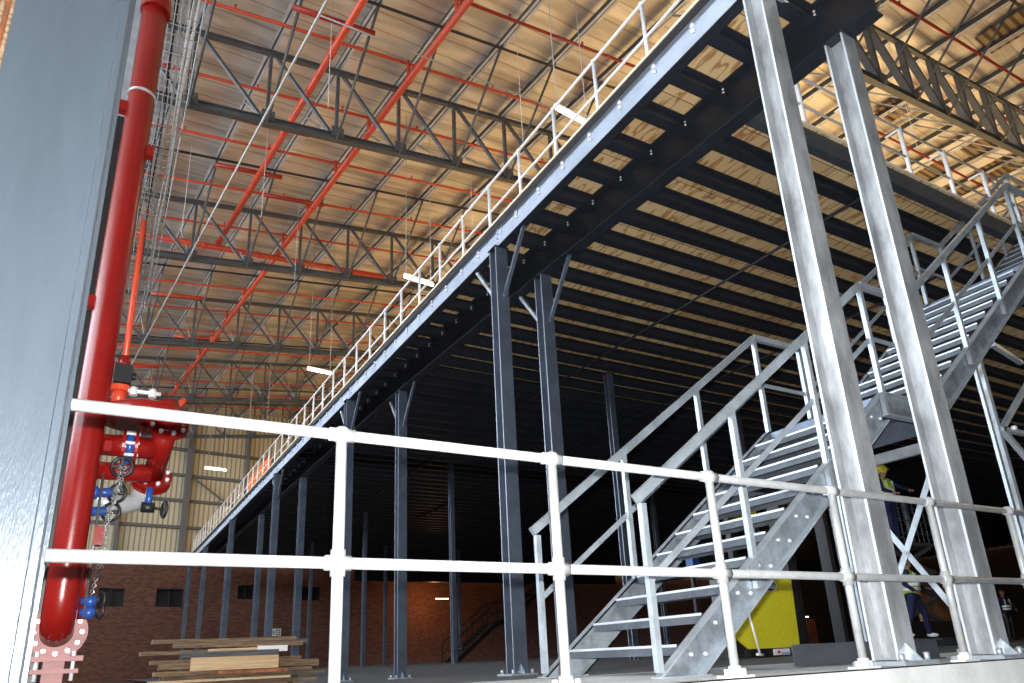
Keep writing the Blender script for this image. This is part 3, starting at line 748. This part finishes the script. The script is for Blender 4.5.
obj('stand',MB().box((SX-.05,YP+.06,-.3),(SX+.08,YP+.12,.27)).box((SX-.12,YP-.0,.25),(SX+.19,YP+.24,.285)).box((SX-.12,YP-.0,.17),(SX+.17,YP+.24,.20)).box((SX-.15,YP-.1,-.3),(SX+.24,YP+.3,-.28)),'pink',t)
for q in (-.09,.13): obj('stand_bolt',MB().tube((SX+q,YP+.06,.12),(SX+q,YP+.06,.32),.014,8),'bolt',t)
for z,s in ((4.95,-1),(4.55,1),(3.0,-1)):
    obj('pipe_lug',MB().box((xp(z)+s*.11-.05,YP-.04,z-.05),(xp(z)+s*.11+.05,YP+.04,z+.05)),'red',t)
# valve set
t=thing('valve_set','red sprinkler valve set with big bolted flanges beside the riser','valve set',(.2,6.1,1.9))
y=6.15
def at(b_,e): return (b_*y, y, e*y+H)
obj('alarm_chamber',MB().tube((.21,6.05,2.05),(.21,6.05,2.13),.33,32).tube((.21,6.05,2.13),(.21,6.05,2.19),.33,32,.2),'red',t)
VXP=.355
A1=V((.372,5.98,2.02)); A2=V((.325,6.42,1.70)); AX=(A2-A1).normalized()
obj('inclined_pipe',MB().tube(A1-AX*.05,A2,.085,24),'red',t)
for c_,k in ((A1-AX*.0,0),(A2-AX*.01,1),(A2+AX*.045,2)):
    f=obj('flange',MB().ring(c_,AX,.05,.155,.03,36),'red',t)
    if k<2: obj('bolt',MB().bolts(c_-AX*.012,-AX,.122,8,.017,.03,.3),'bolt',f)
obj('upper_elbow',MB().path([A1-AX*.02,A1-AX*.08+V((-.01,0,.03)),A1+V((-.03,-.04,.16))],.10,20),'red',t)
for z,r,x0 in ((1.87,.085,-.1),(1.66,.07,-.1)):
    obj('branch_pipe',MB().tube((x0,y,z),(VXP-.05,y,z),r,20),'red',t)
obj('butterfly_valve',MB().tube((.10,y,1.87),(.15,y,1.87),.12,22).tube((.125,y,1.75),(.125,y,1.66),.03,10),'blue',t)
obj('valve_flange',MB().ring((.08,y,1.87),(1,0,0),.05,.14,.022,26).ring((.17,y,1.87),(1,0,0),.05,.14,.022,26),'red',t)
obj('bolt',MB().bolts((.07,y,1.87),(1,0,0),.122,8,.014,.12),'bolt',t)
obj('handwheel',MB().torus((.09,y-.12,1.67),(.3,1,0),.075,.015,26).tube((.09,y-.12,1.67),(.10,y,1.67),.035,8).bar((.02,y-.12,1.67),(.16,y-.12,1.67),.02,.02).bar((.09,y-.12,1.60),(.09,y-.12,1.74),.02,.02,(1,0,0)),'black',t)
obj('elbow_pipe',MB().path([A2+AX*.05,A2+AX*.13+V((-.02,0,-.01)),V((.24,6.5,1.50)),V((.14,6.45,1.46)),V((.02,6.4,1.46)),V((-.06,6.4,1.47))],.075,20),'tube',t)
dv=obj('drain_valve',MB().tube((.31,6.2,1.56),(.31,6.2,1.40),.028,10),'blue',t)
obj('valve_body',MB().tube((.26,6.2,1.40),(.36,6.2,1.40),.042,12).tube((.34,6.2,1.40),(.43,6.2,1.39),.012,8).torus((.43,6.2,1.39),(1,.25,0),.062,.012,20).bar((.43,6.2,1.33),(.43,6.2,1.45),.014,.014,(1,0,0)),'black',dv)
for i,(bx,ez) in enumerate(((.000,.214),(-.004,.190))):
    p=V(at(bx,ez)); v_=obj('gauge_valve',MB().tube(p+V((-.06,-.05,0)),p+V((.05,-.05,.01)),.035,12).tube(p+V((-.08,-.05,0)),p+V((-.05,-.05,0)),.05,12),'blue',t)
    obj('handwheel',MB().torus(p+V((.08,-.08,0)),(.6,1,0),.068,.012,24).tube(p+V((.05,-.05,0)),p+V((.13,-.1,0)),.015,8).bar(p+V((.02,-.08,0)),p+V((.14,-.08,0)),.016,.016),'black',v_)
obj('small_pipe',MB().path([(-.02,y-.02,2.02),(.0,y-.02,2.08),(.16,y-.02,2.08),(.22,y-.02,2.02)],.02,8).path([(.44,y+.1,2.14),(.44,y+.1,2.28),(.50,y+.1,2.36)],.03,8),'redo',t)
obj('trim_pipe',MB().tube((-.03,y-.1,.55),(-.03,y-.1,1.62),.010,8).tube((-.04,y-.1,1.0),(.02,y-.1,1.0),.015,8),'chain',t)
obj('red_box',MB().box((-.04,y-.16,1.06),(.03,y-.06,1.20)),'red',t)
obj('red_box',MB().box((-.05,y-.16,1.78),(.0,y-.06,1.86)),'red',t)
obj('top_branch',MB().tube((.0,y,2.2),(.0,y,2.36),.055,16).ring((.0,y,2.34),(0,0,1),.03,.09,.05,20),'redo',t)
b2=MB()
for x in (.10,.24): b2.tube((x,y-.1,2.27),(x,y-.1,2.34),.03,8)
b2.tube((.06,y-.1,2.31),(.30,y-.1,2.31),.018,8); obj('tie_bolt',b2,'bolt',t)
# lower valves near the floor
t=thing('drain_valve_pair','two small blue drain valves low beside the riser, on a red pipe','valve',(.0,6.1,.5))
obj('pipe',MB().path([(-.15,y,.98),(-.06,y,.98),(-.045,y,.93),(-.045,y,.54)],.028,10),'red',t)
for i,z in enumerate((.66,.58)):
    v_=obj('valve',MB().tube((-.06,y-.08,z),(.04,y-.08,z+.01),.03,12).ball((.0,y-.08,z),.045,10),'blue',t)
    obj('handwheel',MB().torus((.07,y-.1,z+.01),(1,.4,0),.055,.010,20),'black',v_)
# tamper switch box on the red rising pipe
t=thing('alarm_switch','black switch box clamped on the thin red pipe above the valve set','switch box',(.0,6.2,2.36))
obj('box',MB().box((-.055,6.12,2.40),(.075,6.24,2.56)).tube((.075,6.18,2.48),(.105,6.18,2.48),.03,10),'black',t)
obj('clamp',MB().tube((-.03,6.2,2.36),(-.03,6.2,2.32),.05,12),'black',t)
t=thing('slim_riser','slim orange-red pipe climbing behind the switch box','pipe',(.02,6.3,2.3))
obj('pipe',MB().tube((.01,6.32,2.25),(.01,6.32,4.05),.026,12),'redo',t)
obj('socket',MB().tube((.01,6.32,2.58),(.01,6.32,2.70),.048,12),'red',t)
# chain
mb=MB(); a=V((.075,6.0,1.66)); b_=V((-.005,6.0,.70)); nlk=44
for i in range(nlk):
    q=i/(nlk-1); p=a.lerp(b_,q)+V((.012*math.sin(q*9),0,0)); ax=(1,0,0) if i%2 else (0,1,0)
    mb.torus(p,ax,.0125,.0038,10,5)
for i in range(nlk-6):
    q=i/(nlk-1); p=a.lerp(b_,q)+V((.020+.012*math.cos(q*7),0.02,0)); ax=(1,0,0) if i%2 else (0,1,0)
    mb.torus(p,ax,.0125,.0038,10,5)
solo('padlock_chain',mb,'chain','slack steel chain looped down from the black handwheel','chain',(0,6,1.2))
# wire mesh cable tray
ZC=7.0; zc=ZC+H; x0,x1=-.08,.318
t=thing('cable_tray','wire mesh cable tray above the red riser, running towards the beige wall','cable tray',(0,5.5,zc))
mb=MB(); yy=5.6
while yy<14.5:
    mb.path([(x0,yy,zc+.11),(x0,yy,zc),(x1,yy,zc),(x1,yy,zc+.11)],.0055,5); yy+=.15
for x in [x0+(x1-x0)*i/7 for i in range(8)]: mb.tube((x,5.6,zc-.006),(x,14.5,zc-.006),.0055,5)
for x in (x0,x1):
    for z in (.05,.11): mb.tube((x,5.6,zc+z),(x,14.5,zc+z),.0055,5)
obj('wire_mesh',mb,'brace',t)
for i,(x,r,m_) in enumerate(((.24,.016,'white'),(.20,.010,'white'),(.06,.012,'black'),(.12,.010,'brace'),(.02,.010,'black'))):
    tag(solo('tray_cable',MB().path([(x+.015*math.sin(q*1.3+i),5.6+q*.75,zc+.02) for q in range(13)],r,6),m_,['thick white cable lying in the mesh tray','thinner white cable beside the thick one in the tray','thick black cable near the riser side of the tray','grey cable along the middle of the mesh tray','thin black cable at the tray edge by the riser'][i],'cable',(x,5.6,zc),'cables in the mesh tray'))
for yy in (6.6,9.0,11.5):
    obj('hanger',MB().tube((x0,yy,zc),(x0,yy,14.5),.012,6).tube((x1,yy,zc),(x1,yy,14.5),.012,6),'black',t)

# ================================================================= UNDER THE DECK
# yellow machine behind the stair
t=thing('yellow_compressor','yellow machine with black chassis and oval decal behind the stair','machine',(9.3,8.3,0))
yf=8.0; mb=MB()
P=[(8.55,.30),(8.82,.12),(9.98,.12),(10.04,1.31),(9.0,1.34),(8.7,1.1)]
n=len(P); mb.add([(x,yf,z) for x,z in P]+[(x+.25,yf+.35,z) for x,z in P],[(i,(i+1)%n,(i+1)%n+n,i+n) for i in range(n)]+[tuple(range(n))[::-1],tuple(range(n,2*n))])
obj('cover',mb,'yellow',t)
obj('chassis',MB().box((8.55,yf+.02,-.06+.06),(10.0,yf+.4,.12)).box((8.62,yf+.1,.0),(8.9,yf+.4,.5)),'black',t)
for x in (8.8,9.8): obj('wheel',MB().tube((x,yf+.0,.06),(x,yf+.15,.06),.06,14),'rubber',t)
obj('mast',MB().box((10.08,yf+.05,.0),(10.22,yf+.3,2.6)).box((10.3,yf+.1,0),(10.36,yf+.3,2.6)),'black',t)
dec=MB(); n=28; dec.add([(9.49+.15*math.cos(2*math.pi*i/n),yf-.008,1.07+.082*math.sin(2*math.pi*i/n)) for i in range(n)]+[(9.49+.15*math.cos(2*math.pi*i/n),yf+.002,1.07+.082*math.sin(2*math.pi*i/n)) for i in range(n)],[tuple(range(n))[::-1],tuple(range(n,2*n))]+[(i,(i+1)%n,(i+1)%n+n,i+n) for i in range(n)])
M['decal']=mat('navy_decal',(.01,.015,.07),.4)
d_=obj('oval_decal',dec,'decal',t)
tc_=bpy.data.curves.new('lettering','FONT'); tc_.body='enka'; tc_.size=.13; tc_.align_x='CENTER'; tc_.align_y='CENTER'; tc_.extrude=.002; tc_.shear=.2; tc_.materials.append(M['white'])
tmp=bpy.data.objects.new('tmp',tc_); to=bpy.data.objects.new('lettering',bpy.data.meshes.new_from_object(tmp)); bpy.data.objects.remove(tmp); C.objects.link(to); to.parent=d_; to.location=V((9.49,yf-.011,1.065))-world_origin(t); to.rotation_euler=(math.radians(90),0,0)
obj('decal_border',MB().ring((9.49,yf-.009,1.07),(0,1,0),.0,.0,.0,3) if 0 else MB().path([(9.49+.152*math.cos(2*math.pi*i/n),yf-.01,1.07+.084*math.sin(2*math.pi*i/n)) for i in range(n+1)],.006,5),'white',d_)
st_=MB().box((9.37,yf-.004,.015),(9.72,yf+.02,.105)); st_.mi=1; st_.box((9.44,yf-.008,.04),(9.50,yf-.003,.08)); st_.mi=2; st_.box((9.52,yf-.008,.02),(9.72,yf-.003,.055))
M['stickblue']=mat('sticker_blue',(.35,.40,.75),.5); obj('sticker',st_,['white','tape_red','stickblue'],t)
obj('boom',MB().box((8.9,8.0,2.2),(9.45,8.3,2.46)),'yellow',t)
obj('motor',MB().box((7.99,8.1,1.34),(8.13,8.25,1.53)),'blue',t)
obj('boom_post',MB().box((8.0,8.15,.0),(8.06,8.2,1.34)).box((9.1,8.3,0),(9.2,8.4,2.25)),'black',t)
obj('lever',MB().tube((8.82,yf-.1,.62),(8.93,yf-.1,.06),.018,8).tube((8.86,yf-.1,.04),(9.0,yf-.1,-.0+.03),.02,8),'reflect',t)
obj('fuel_cap',MB().tube((8.98,yf-.02,.72),(8.98,yf+.01,.72),.055,16),'yellow',t)
# black lift mast with yellow lettering strip
t=thing('mast_lift','tall black mast with a strip of yellow marks beside the thick column','lift',(11.6,7.9,0))
obj('mast',MB().box((11.5,7.9,0),(11.72,8.1,3.0)).box((11.0,7.9,0),(11.1,8.1,3.0)),'black',t)
mb=MB()
for j in range(8):
    z=1.62+j*.12
    mb.box((11.60,7.89,z),(11.67,7.90,z+.018)).box((11.60,7.89,z+.05),(11.67,7.90,z+.068)).box((11.60+.05*(j%2),7.89,z),(11.615+.05*(j%2),7.90,z+.068))
M['ylet']=mat('yellow_marks',(.55,.33,.03),.5); tag(obj('yellow_lettering',mb,'ylet',t))
obj('rod',MB().tube((11.2,7.88,1.4),(11.2,7.88,2.4),.015,8),'reflect',t)
obj('base',MB().box((10.9,7.8,0),(11.8,8.8,.12)),'black',t)
# scissor lift with raised platform
t=thing('scissor_lift','dark raised work platform with mesh guard, a worker standing on it','lift',(16.9,10.4,0))
obj('base',MB().box((16.0,10.0,.05),(18.0,10.9,.55)),'black',t)
for k in range(3):
    z=.55+.58*k
    obj('scissor_arm',MB().bar((16.15,10.05,z),(17.85,10.05,z+.58),.06,.09).bar((17.85,10.15,z),(16.15,10.15,z+.58),.06,.09),'dark2',t)
obj('platform',MB().box((16.0,10.0,2.3),(18.2,10.9,2.38)),'dark2',t)
mb=MB()
for x in (16.0,17.1,18.2): mb.bar((x,10.0,2.38),(x,10.0,3.5),.05,.05,(1,0,0))
for z in (2.6,2.9,3.2,3.5): mb.bar((16.0,10.0,z),(18.2,10.0,z),.03,.03)
for j in range(10): mb.bar((16.2+j*.2,10.0,2.38),(16.2+j*.2,10.0,3.5),.012,.012,(1,0,0))
obj('guard_mesh',mb,'dark2',t)
# low platform and crates behind thick columns
solo('low_platform',MB().box((15.6,9.9,.0),(18.4,11.2,.17)).sweep(C_prof(.05,.16,.01),(15.6,9.86,.10),(18.4,9.86,.10)),'galv_far','low grey platform with a channel edge under the walking worker','platform',(17,10.5,0))
M['board']=mat('brown_board',(.26,.10,.045),.85,0,.25,3.0)
solo('brown_hoarding',MB().box((20.6,12.2,.0),(24.6,12.3,1.75)),'board','brown board screen behind the walking worker','board',(22.5,12.2,0))
solo('timber_prop',MB().bar((20.4,12.1,0),(20.3,12.1,1.7),.12,.08,(1,0,0)),'wood1','pale timber prop at the edge of the brown board','prop',(20.4,12.1,0))
# persons
def remesh(o,vox,smooth=True):
    r=o.modifiers.new('remesh','REMESH'); r.mode='VOXEL'; r.voxel_size=vox; r.use_smooth_shade=smooth
    s=o.modifiers.new('smooth','SMOOTH'); s.iterations=4; s.factor=.5
def person(x,y,z,rot,label,pose,vest,trouser,helmet,shoe='white'):
    """pose: dict of joint positions (metres, x across, y towards the viewer negative, z up)"""
    t=thing('person',label,'person',(x,y,z),None); t.rotation_euler=(0,0,rot)
    J={'pelvis':(0,0,.95),'chest':(0,0,1.28),'neck':(0,0,1.48),'head':(0,-.01,1.63),
       'shL':(-.19,0,1.42),'elL':(-.24,0,1.15),'haL':(-.25,-.08,.90),'shR':(.19,0,1.42),'elR':(.24,0,1.15),'haR':(.25,-.08,.90),
       'hipL':(-.09,0,.92),'knL':(-.10,-.03,.50),'anL':(-.10,.02,.08),'hipR':(.09,0,.92),'knR':(.10,-.03,.50),'anR':(.10,.02,.08)}
    J.update(pose); J={k:V(v) for k,v in J.items()}
    def local(name,mb,m,vox=None):
        o=obj(name,mb,m,None,(0,0,0)); o.parent=t
        if vox: remesh(o,vox)
        return o
    mb=MB()
    mb.tube(J['pelvis'],J['chest'],.12,14,.15).ball(J['pelvis'],.14,14,(1.1,.8,.8)).ball(J['chest'],.16,14,(1.15,.75,1)).tube(J['chest'],J['neck'],.12,12,.055)
    mb.tube(J['neck']-V((0,0,.04)),J['head'],.052,12,.05)
    h=J['head']; mb.ball(h+V((0,0,.03)),.098,16,(.85,1,1.18)).ball(h+V((0,-.03,-.05)),.06,12,(.95,1,1)).ball(h+V((0,-.105,-.005)),.018,8,(.8,1.1,1.4))
    for s in (-1,1): mb.ball(h+V((s*.084,.0,.0)),.028,8,(.4,.8,1.2)).ball(h+V((s*.034,-.085,.03)),.014,8)
    mb.ball(h+V((0,-.088,-.055)),.022,8,(1.2,.5,.35))
    for s in ('L','R'):
        mb.ball(J['sh'+s],.062,10).tube(J['sh'+s],J['el'+s],.052,12,.042).ball(J['el'+s],.042,10).tube(J['el'+s],J['ha'+s],.040,12,.026)
        d=(J['ha'+s]-J['el'+s]).normalized(); c=J['ha'+s]; sd=d.cross(V((0,1,0))).normalized(); up=sd.cross(d)
        mb.tube(c,c+d*.09,.028,10,.032).ball(c+d*.05,.034,10,(1,.6,1))
        for i,L in enumerate((.065,.078,.082,.07)):
            b0=c+d*.085+sd*((i-1.5)*.020)
            b1=b0+d*L*.55; mb.tube(b0,b1,.010,8,.009).tube(b1,b1+(d*.6-up*.5).normalized()*L*.5,.009,8,.007)
        th_=c+d*.03+sd*(-.028); mb.tube(th_,th_+(d*.7-sd*.7).normalized()*.065,.012,8,.009)
        mb.tube(J['hip'+s],J['kn'+s],.085,14,.058).ball(J['kn'+s],.058,10).tube(J['kn'+s],J['an'+s],.056,14,.038)
    local('body',mb,'skin',.012)
    mb=MB()
    for s in ('L','R'):
        mb.tube(J['hip'+s]+V((0,0,.05)),J['kn'+s],.105,14,.075).ball(J['kn'+s],.075,10).tube(J['kn'+s],J['an'+s]+V((0,0,.0)),.073,14,.062)
    mb.ball(J['pelvis'],.16,14,(1.15,.85,.75)).tube(J['pelvis']-V((0,0,.02)),J['pelvis']+V((0,0,.12)),.15,14,.14)
    local('trousers',mb,trouser,.02)
    mb=MB()
    for s in ('L','R'):
        mb.ball(J['sh'+s],.078,10).tube(J['sh'+s],J['el'+s],.066,12,.055).ball(J['el'+s],.055,10).tube(J['el'+s],J['ha'+s],.053,12,.042)
    mb.tube(J['pelvis']+V((0,0,.05)),J['chest'],.145,14,.165).ball(J['chest'],.165,14,(1.15,.78,.95))
    local('jacket',mb,'navy',.02)
    mb=MB(); mb.tube(J['pelvis']+V((0,0,.02)),J['chest'],.165,18,.185).ball(J['chest']+V((0,0,.02)),.182,18,(1.1,.82,.95))
    mb.ball(J['shL']*.72+J['chest']*.28+V((0,0,.04)),.09,10).ball(J['shR']*.72+J['chest']*.28+V((0,0,.04)),.09,10)
    v_=local('vest',mb,vest,.02)
    mb=MB(); a=J['pelvis'].lerp(J['chest'],.35); b_=J['pelvis'].lerp(J['chest'],.62)
    for c,r in ((a,.176),(b_,.184)): mb.ring(c,(J['chest']-J['pelvis']),r-.01,r+.012,.06,24)
    for s in (-1,1):
        for ys in (-1,1): mb.bar(J['chest']+V((s*.10,ys*.150,-.16)),J['chest']+V((s*.12,ys*.125,.13)),.055,.012,(0,1,0))
    bnd=obj('reflective_band',mb,'reflect',None,(0,0,0)); bnd.parent=v_
    for s in ('L','R'):
        mb=MB(); c=J['an'+s]; mb.ball(c+V((0,-.06,-.03)),.055,12,(.85,2.3,.85)).tube(c+V((0,0,-.02)),c+V((0,0,.05)),.05,12)
        local('shoe',mb,shoe,.012)
    if helmet:
        mb=MB(); mb.ball(h+V((0,0,.075)),.125,18,(.95,1.1,.95)); mb.ring(h+V((0,-.02,.06)),(0,.05,1),.09,.145,.014,24)
        local('helmet',mb,helmet)
    else:
        mb=MB(); mb.ball(h+V((0,.02,.065)),.105,16,(.9,1.05,1.05)); local('hair',mb,'black',.012)
    return t
person(16.22,9.75,.19,.35,'worker in lime vest and navy trousers walking beyond the thick column',
  {'pelvis':(0,0,.93),'hipL':(-.09,0,.92),'knL':(-.06,.10,.50),'anL':(-.02,.30,.10),'hipR':(.09,0,.92),'knR':(.22,-.12,.52),'anR':(.34,-.10,.08),'elL':(-.26,.08,1.17),'haL':(-.22,-.1,1.0),'elR':(.26,-.05,1.17),'haR':(.20,-.25,1.08)},'lime','navy',None)
person(16.35,9.93,2.39,0,'worker in yellow helmet and lime vest standing on the raised lift',
  {'elR':(.38,-.12,1.28),'haR':(.58,-.2,1.22),'elL':(-.25,-.08,1.18),'haL':(-.1,-.22,1.1)},'lime','navy','yellow','black')
M['darkvest']=mat('dark_vest',(.02,.02,.05),.8)
person(28.7,14.0,fz(28.7,14),-.2,'person in dark clothes with white reflective straps, beyond the last column',{'elR':(.26,-.10,1.17),'haR':(.14,-.26,1.05)},'darkvest','black',None,'black')
# far interior lamps (real small fittings deep under the deck)
def far_lamp(x,y,z,L,label):
    t=thing('far_lamp',label,'lamp',(x,y,z),'small lamps deep under the deck')
    obj('lit_tube',MB().tube((x-L/2,y,z),(x+L/2,y,z),.035,8),'tubeglow_far',t)
    obj('bracket',MB().tube((x,y,z),(x,y,6.36),.012,6).bar((x-L/2,y,z+.06),(x+L/2,y,z+.06),.06,.05),'dark2',t)
far_lamp(45.2,36,2.95,1.3,'small warm lamp glowing between the yellow machine and thick column')
far_lamp(45.9,36.5,2.1,2.2,'long dim lamp just below the small warm lamp')
far_lamp(52.0,31.0,7.2*.55,1.4,'small lamp glimmering behind the brace under the landing')
far_lamp(58.0,29.5,4.3,1.4,'small lamp glimmering beyond the thick inner column')
far_lamp(22.0,47.4,4.3,1.0,'warm lamp over the brown wall by the distant staircase')
solo('far_hoarding',MB().box((43,37.5,0),(49,37.8,2.0)),'board','dim brown board wall lit by the long lamp','board',(46,37.6,0))
# beam closing the lit far bay
struct('lintel',MB().box((14,42.6,4.95),(34,43.0,6.5)),'black')
# wall sign
t=thing('wall_sign','small white sign with dark symbols on the brick wall','sign',(15.6,46.9,2.2))
mb=MB().box((-.38,-.02,-.24),(.38,.0,.24)); mb.mi=1
mb.box((-.30,-.03,-.15),(-.22,-.02,.15)).box((.02,-.03,-.16),(.30,-.02,-.12)).box((.02,-.03,.12),(.30,-.02,.16)).box((.02,-.03,-.16),(.06,-.02,.16)).box((.26,-.03,-.16),(.30,-.02,.16)).box((.13,-.03,-.04),(.20,-.02,.04)).box((-.16,-.03,-.10),(-.10,-.02,.10))
pos=B(16.5,WV-.06,2.3); o=obj('panel',mb,['white','black'],None,(0,0,0)); o.parent=t; t.location=pos; t.rotation_euler=(0,0,th)
# timber stack
PL=[ # x0,x1,z0,h,y,depth,mat,label
 (.80,3.02,.00,.05,11.0,.22,'wood1','long brown plank at the bottom of the stack'),
 (.78,2.60,.06,.03,10.8,.15,'wood2','thin pale lath sticking out low in the stack'),
 (.95,3.17,.10,.04,11.1,.22,'wood1','plank reaching furthest towards the guardrail post'),
 (.85,2.95,.15,.06,11.0,.20,'wood1','broad brown plank above the lowest two'),
 (1.62,2.55,.145,.045,10.75,.06,'rust','narrow orange-brown board under the pale wide board'),
 (1.27,2.42,.20,.17,10.72,.03,'wood2','wide pale board standing on edge, front of the stack'),
 (.90,1.9,.23,.07,11.0,.2,'wood1','short brown plank left of the pale wide board, upper'),
 (2.30,3.05,.20,.10,11.0,.2,'wood1','brown end of a beam beside the pale wide board'),
 (1.16,2.42,.37,.075,10.77,.12,'wood3','blackened beam across the middle of the stack'),
 (.80,2.80,.30,.05,11.05,.2,'wood1','thin weathered plank behind the blackened beam'),
 (.66,1.9,.42,.05,11.0,.2,'wood1','weathered plank jutting out from the stack towards the pipes'),
 (1.50,2.37,.45,.03,10.85,.1,'wood2','slim pale batten on top of the blackened beam'),
 (2.15,2.55,.42,.08,10.8,.08,'white','white painted block end on the stack'),
 (1.05,2.80,.50,.06,11.0,.2,'wood1','brown plank near the top with a split edge'),
 (.80,2.72,.57,.05,11.05,.2,'wood1','topmost plank of the stack, reddish brown'),
 (1.60,2.90,.53,.06,11.1,.2,'wood3','grey plank end poking out just under the topmost plank')]
for (a,b_,z,h,yy,dp,m_,l) in PL:
    r=random.uniform(-.015,.015); z=z-.055
    mb=MB().sweep([(-dp/2,0),(dp/2,0),(dp/2,h),(-dp/2,h)],(a,yy,z+r*.3),(b_,yy,z-r*.3))
    solo('timber_plank',mb,m_,l.replace(' left of',' beside'),'plank',((a+b_)/2,yy,z),'stacked planks')
for i,x in enumerate((1.1,2.0,2.7)):
    solo('timber_bearer',MB().box((x-.05,10.7,-.30),(x+.05,11.25,-.056)),'wood1','bearer block under the plank stack, %s from the pipes'%ordn(i),'bearer',(x,11,-.3),'bearers under the stack')
# white roof bands and bare sheet on the far slope
for i,(a,b_,c,d) in enumerate(((22.85,24.2,3.2,4.85),(23.4,24.7,7.65,8.35),(29.4,31.2,8.75,9.7),(29.4,31.3,7.0,7.85),(32.1,33.9,7.2,8.3),(32.1,33.9,9.2,10.2))):
    roof_patch('bare_roof_sheet',a,b_,c,d,'corr','bare brown corrugated roof patch beyond the end columns, %s up the slope'%ordn(i),'roof sheet','bare roof sheets')
M['whiteband']=mat('white_flashing',(.85,.86,.88),.4)
for i,(a,c,d) in enumerate(((28.6,3.5,12.0),(31.2,4.0,13),(34.0,5.0,14),(37.1,6.0,15))):
    roof_patch('white_flashing',a,a+.75,c,d,'whiteband','white flashing strip along the roof slope beyond the stair head, %s one up'%ordn(i),'flashing','white roof strips',dz=.22)
# closing walls; unseen glowing pane added on the open side for cool fill
struct('wall_open_side', MB().box((-16.3,-9,-1.2),(-16,52,7.0)).box((-16.3,-9,13.5),(-16,52,14.5)), 'board')
M['fill_glow']=mat('added_fill_glow',(.8,.9,1),.5,emit=(.80,.89,1.0),es=11.5)
cw=struct('window_5', MB().box((-16.2,-9,7.0),(-16.15,52,13.5)), 'fill_glow')  # added unseen glowing pane for cool fill, not a real window
mb=MB()
for j in range(21): mb.box((-16.1,-9+3*j,7.0),(-15.98,-8.9+3*j,13.5))
obj('window_frame',mb,'clad_post',cw)  # mullions across the added pane
M['wall_dark']=mat('dark_wall',(.03,.018,.012),.9)
struct('wall_right', MB().box((60,-9,-1.2),(60.3,55,24)), 'wall_dark')
struct('wall_front', MB().box((14,-9.3,-1.2),(60.3,-9,24)), 'wall_dark')

# ================================================================= LIGHT
def light(name,kind,loc,energy,col,size=.2,rot=None,sy=None):
    l=bpy.data.lights.new(name,kind); l.energy=energy; l.color=col
    if kind=='POINT': l.shadow_soft_size=size
    if kind=='AREA':
        l.size=size
        if sy: l.shape='RECTANGLE'; l.size_y=sy
    if kind=='SPOT': l.shadow_soft_size=size; l.spot_size=math.radians(110); l.spot_blend=.6
    o=bpy.data.objects.new(name,l); C.objects.link(o); o.location=loc
    if rot: o.rotation_euler=rot
    return o
w=bpy.data.worlds.new('daylight'); bpy.context.scene.world=w; w.use_nodes=True
bg=w.node_tree.nodes['Background']; bg.inputs[0].default_value=(.74,.86,1.0,1); bg.inputs[1].default_value=.26
light('camera_flash','POINT',(.01,-.02,H+.11),2350,(1,.98,.96),.02)
for u,v,l in LAMPS: light('lamp_light','POINT',B(u,v,LZ-.2),60,(1,.82,.55),.3)
for (x,y,z,e) in ((21,14,9.0,640),(28,15,9.0,640),(22,24,9.0,520),(30,26,9.0,560),(20,35,9.0,400),(38,16,9.0,680),(30,2,9.0,420)):
    light('highbay_light','POINT',(x,y,z),e*1.7,(1,.74,.38),1.8)
light('far_bay_light','POINT',(22.0,48.6,4.2),170,(1,.45,.16),.2)
light('far_lamp_light','POINT',(45.6,36.2,2.6),70,(1,.5,.2),.2)

# ================================================================= CAMERA
a_,b_,c_=-5.21696133e-01,1.89250110e+00,-4.22595683e-02
R=Matrix.Rotation(a_,4,'Z')@Matrix.Rotation(b_,4,'X')@Matrix.Rotation(c_,4,'Z')
cam=bpy.data.cameras.new('camera'); co=bpy.data.objects.new('camera',cam); C.objects.link(co)
co.matrix_world=Matrix.Translation((0,0,H))@R
cam.sensor_fit='HORIZONTAL'; cam.sensor_width=36; cam.lens=36*707.05/1024
cam.shift_x=(512-498.1)/1024; cam.shift_y=(421.5-341.5)/1024
cam.clip_start=.05; cam.clip_end=300
sc=bpy.context.scene; sc.camera=co
sc.view_settings.view_transform='Standard'; sc.view_settings.look='None'; sc.view_settings.gamma=1; sc.view_settings.exposure=0
sc.view_settings.use_curve_mapping=False
sc.cycles.use_denoising=True
sc.cycles.max_bounces=6
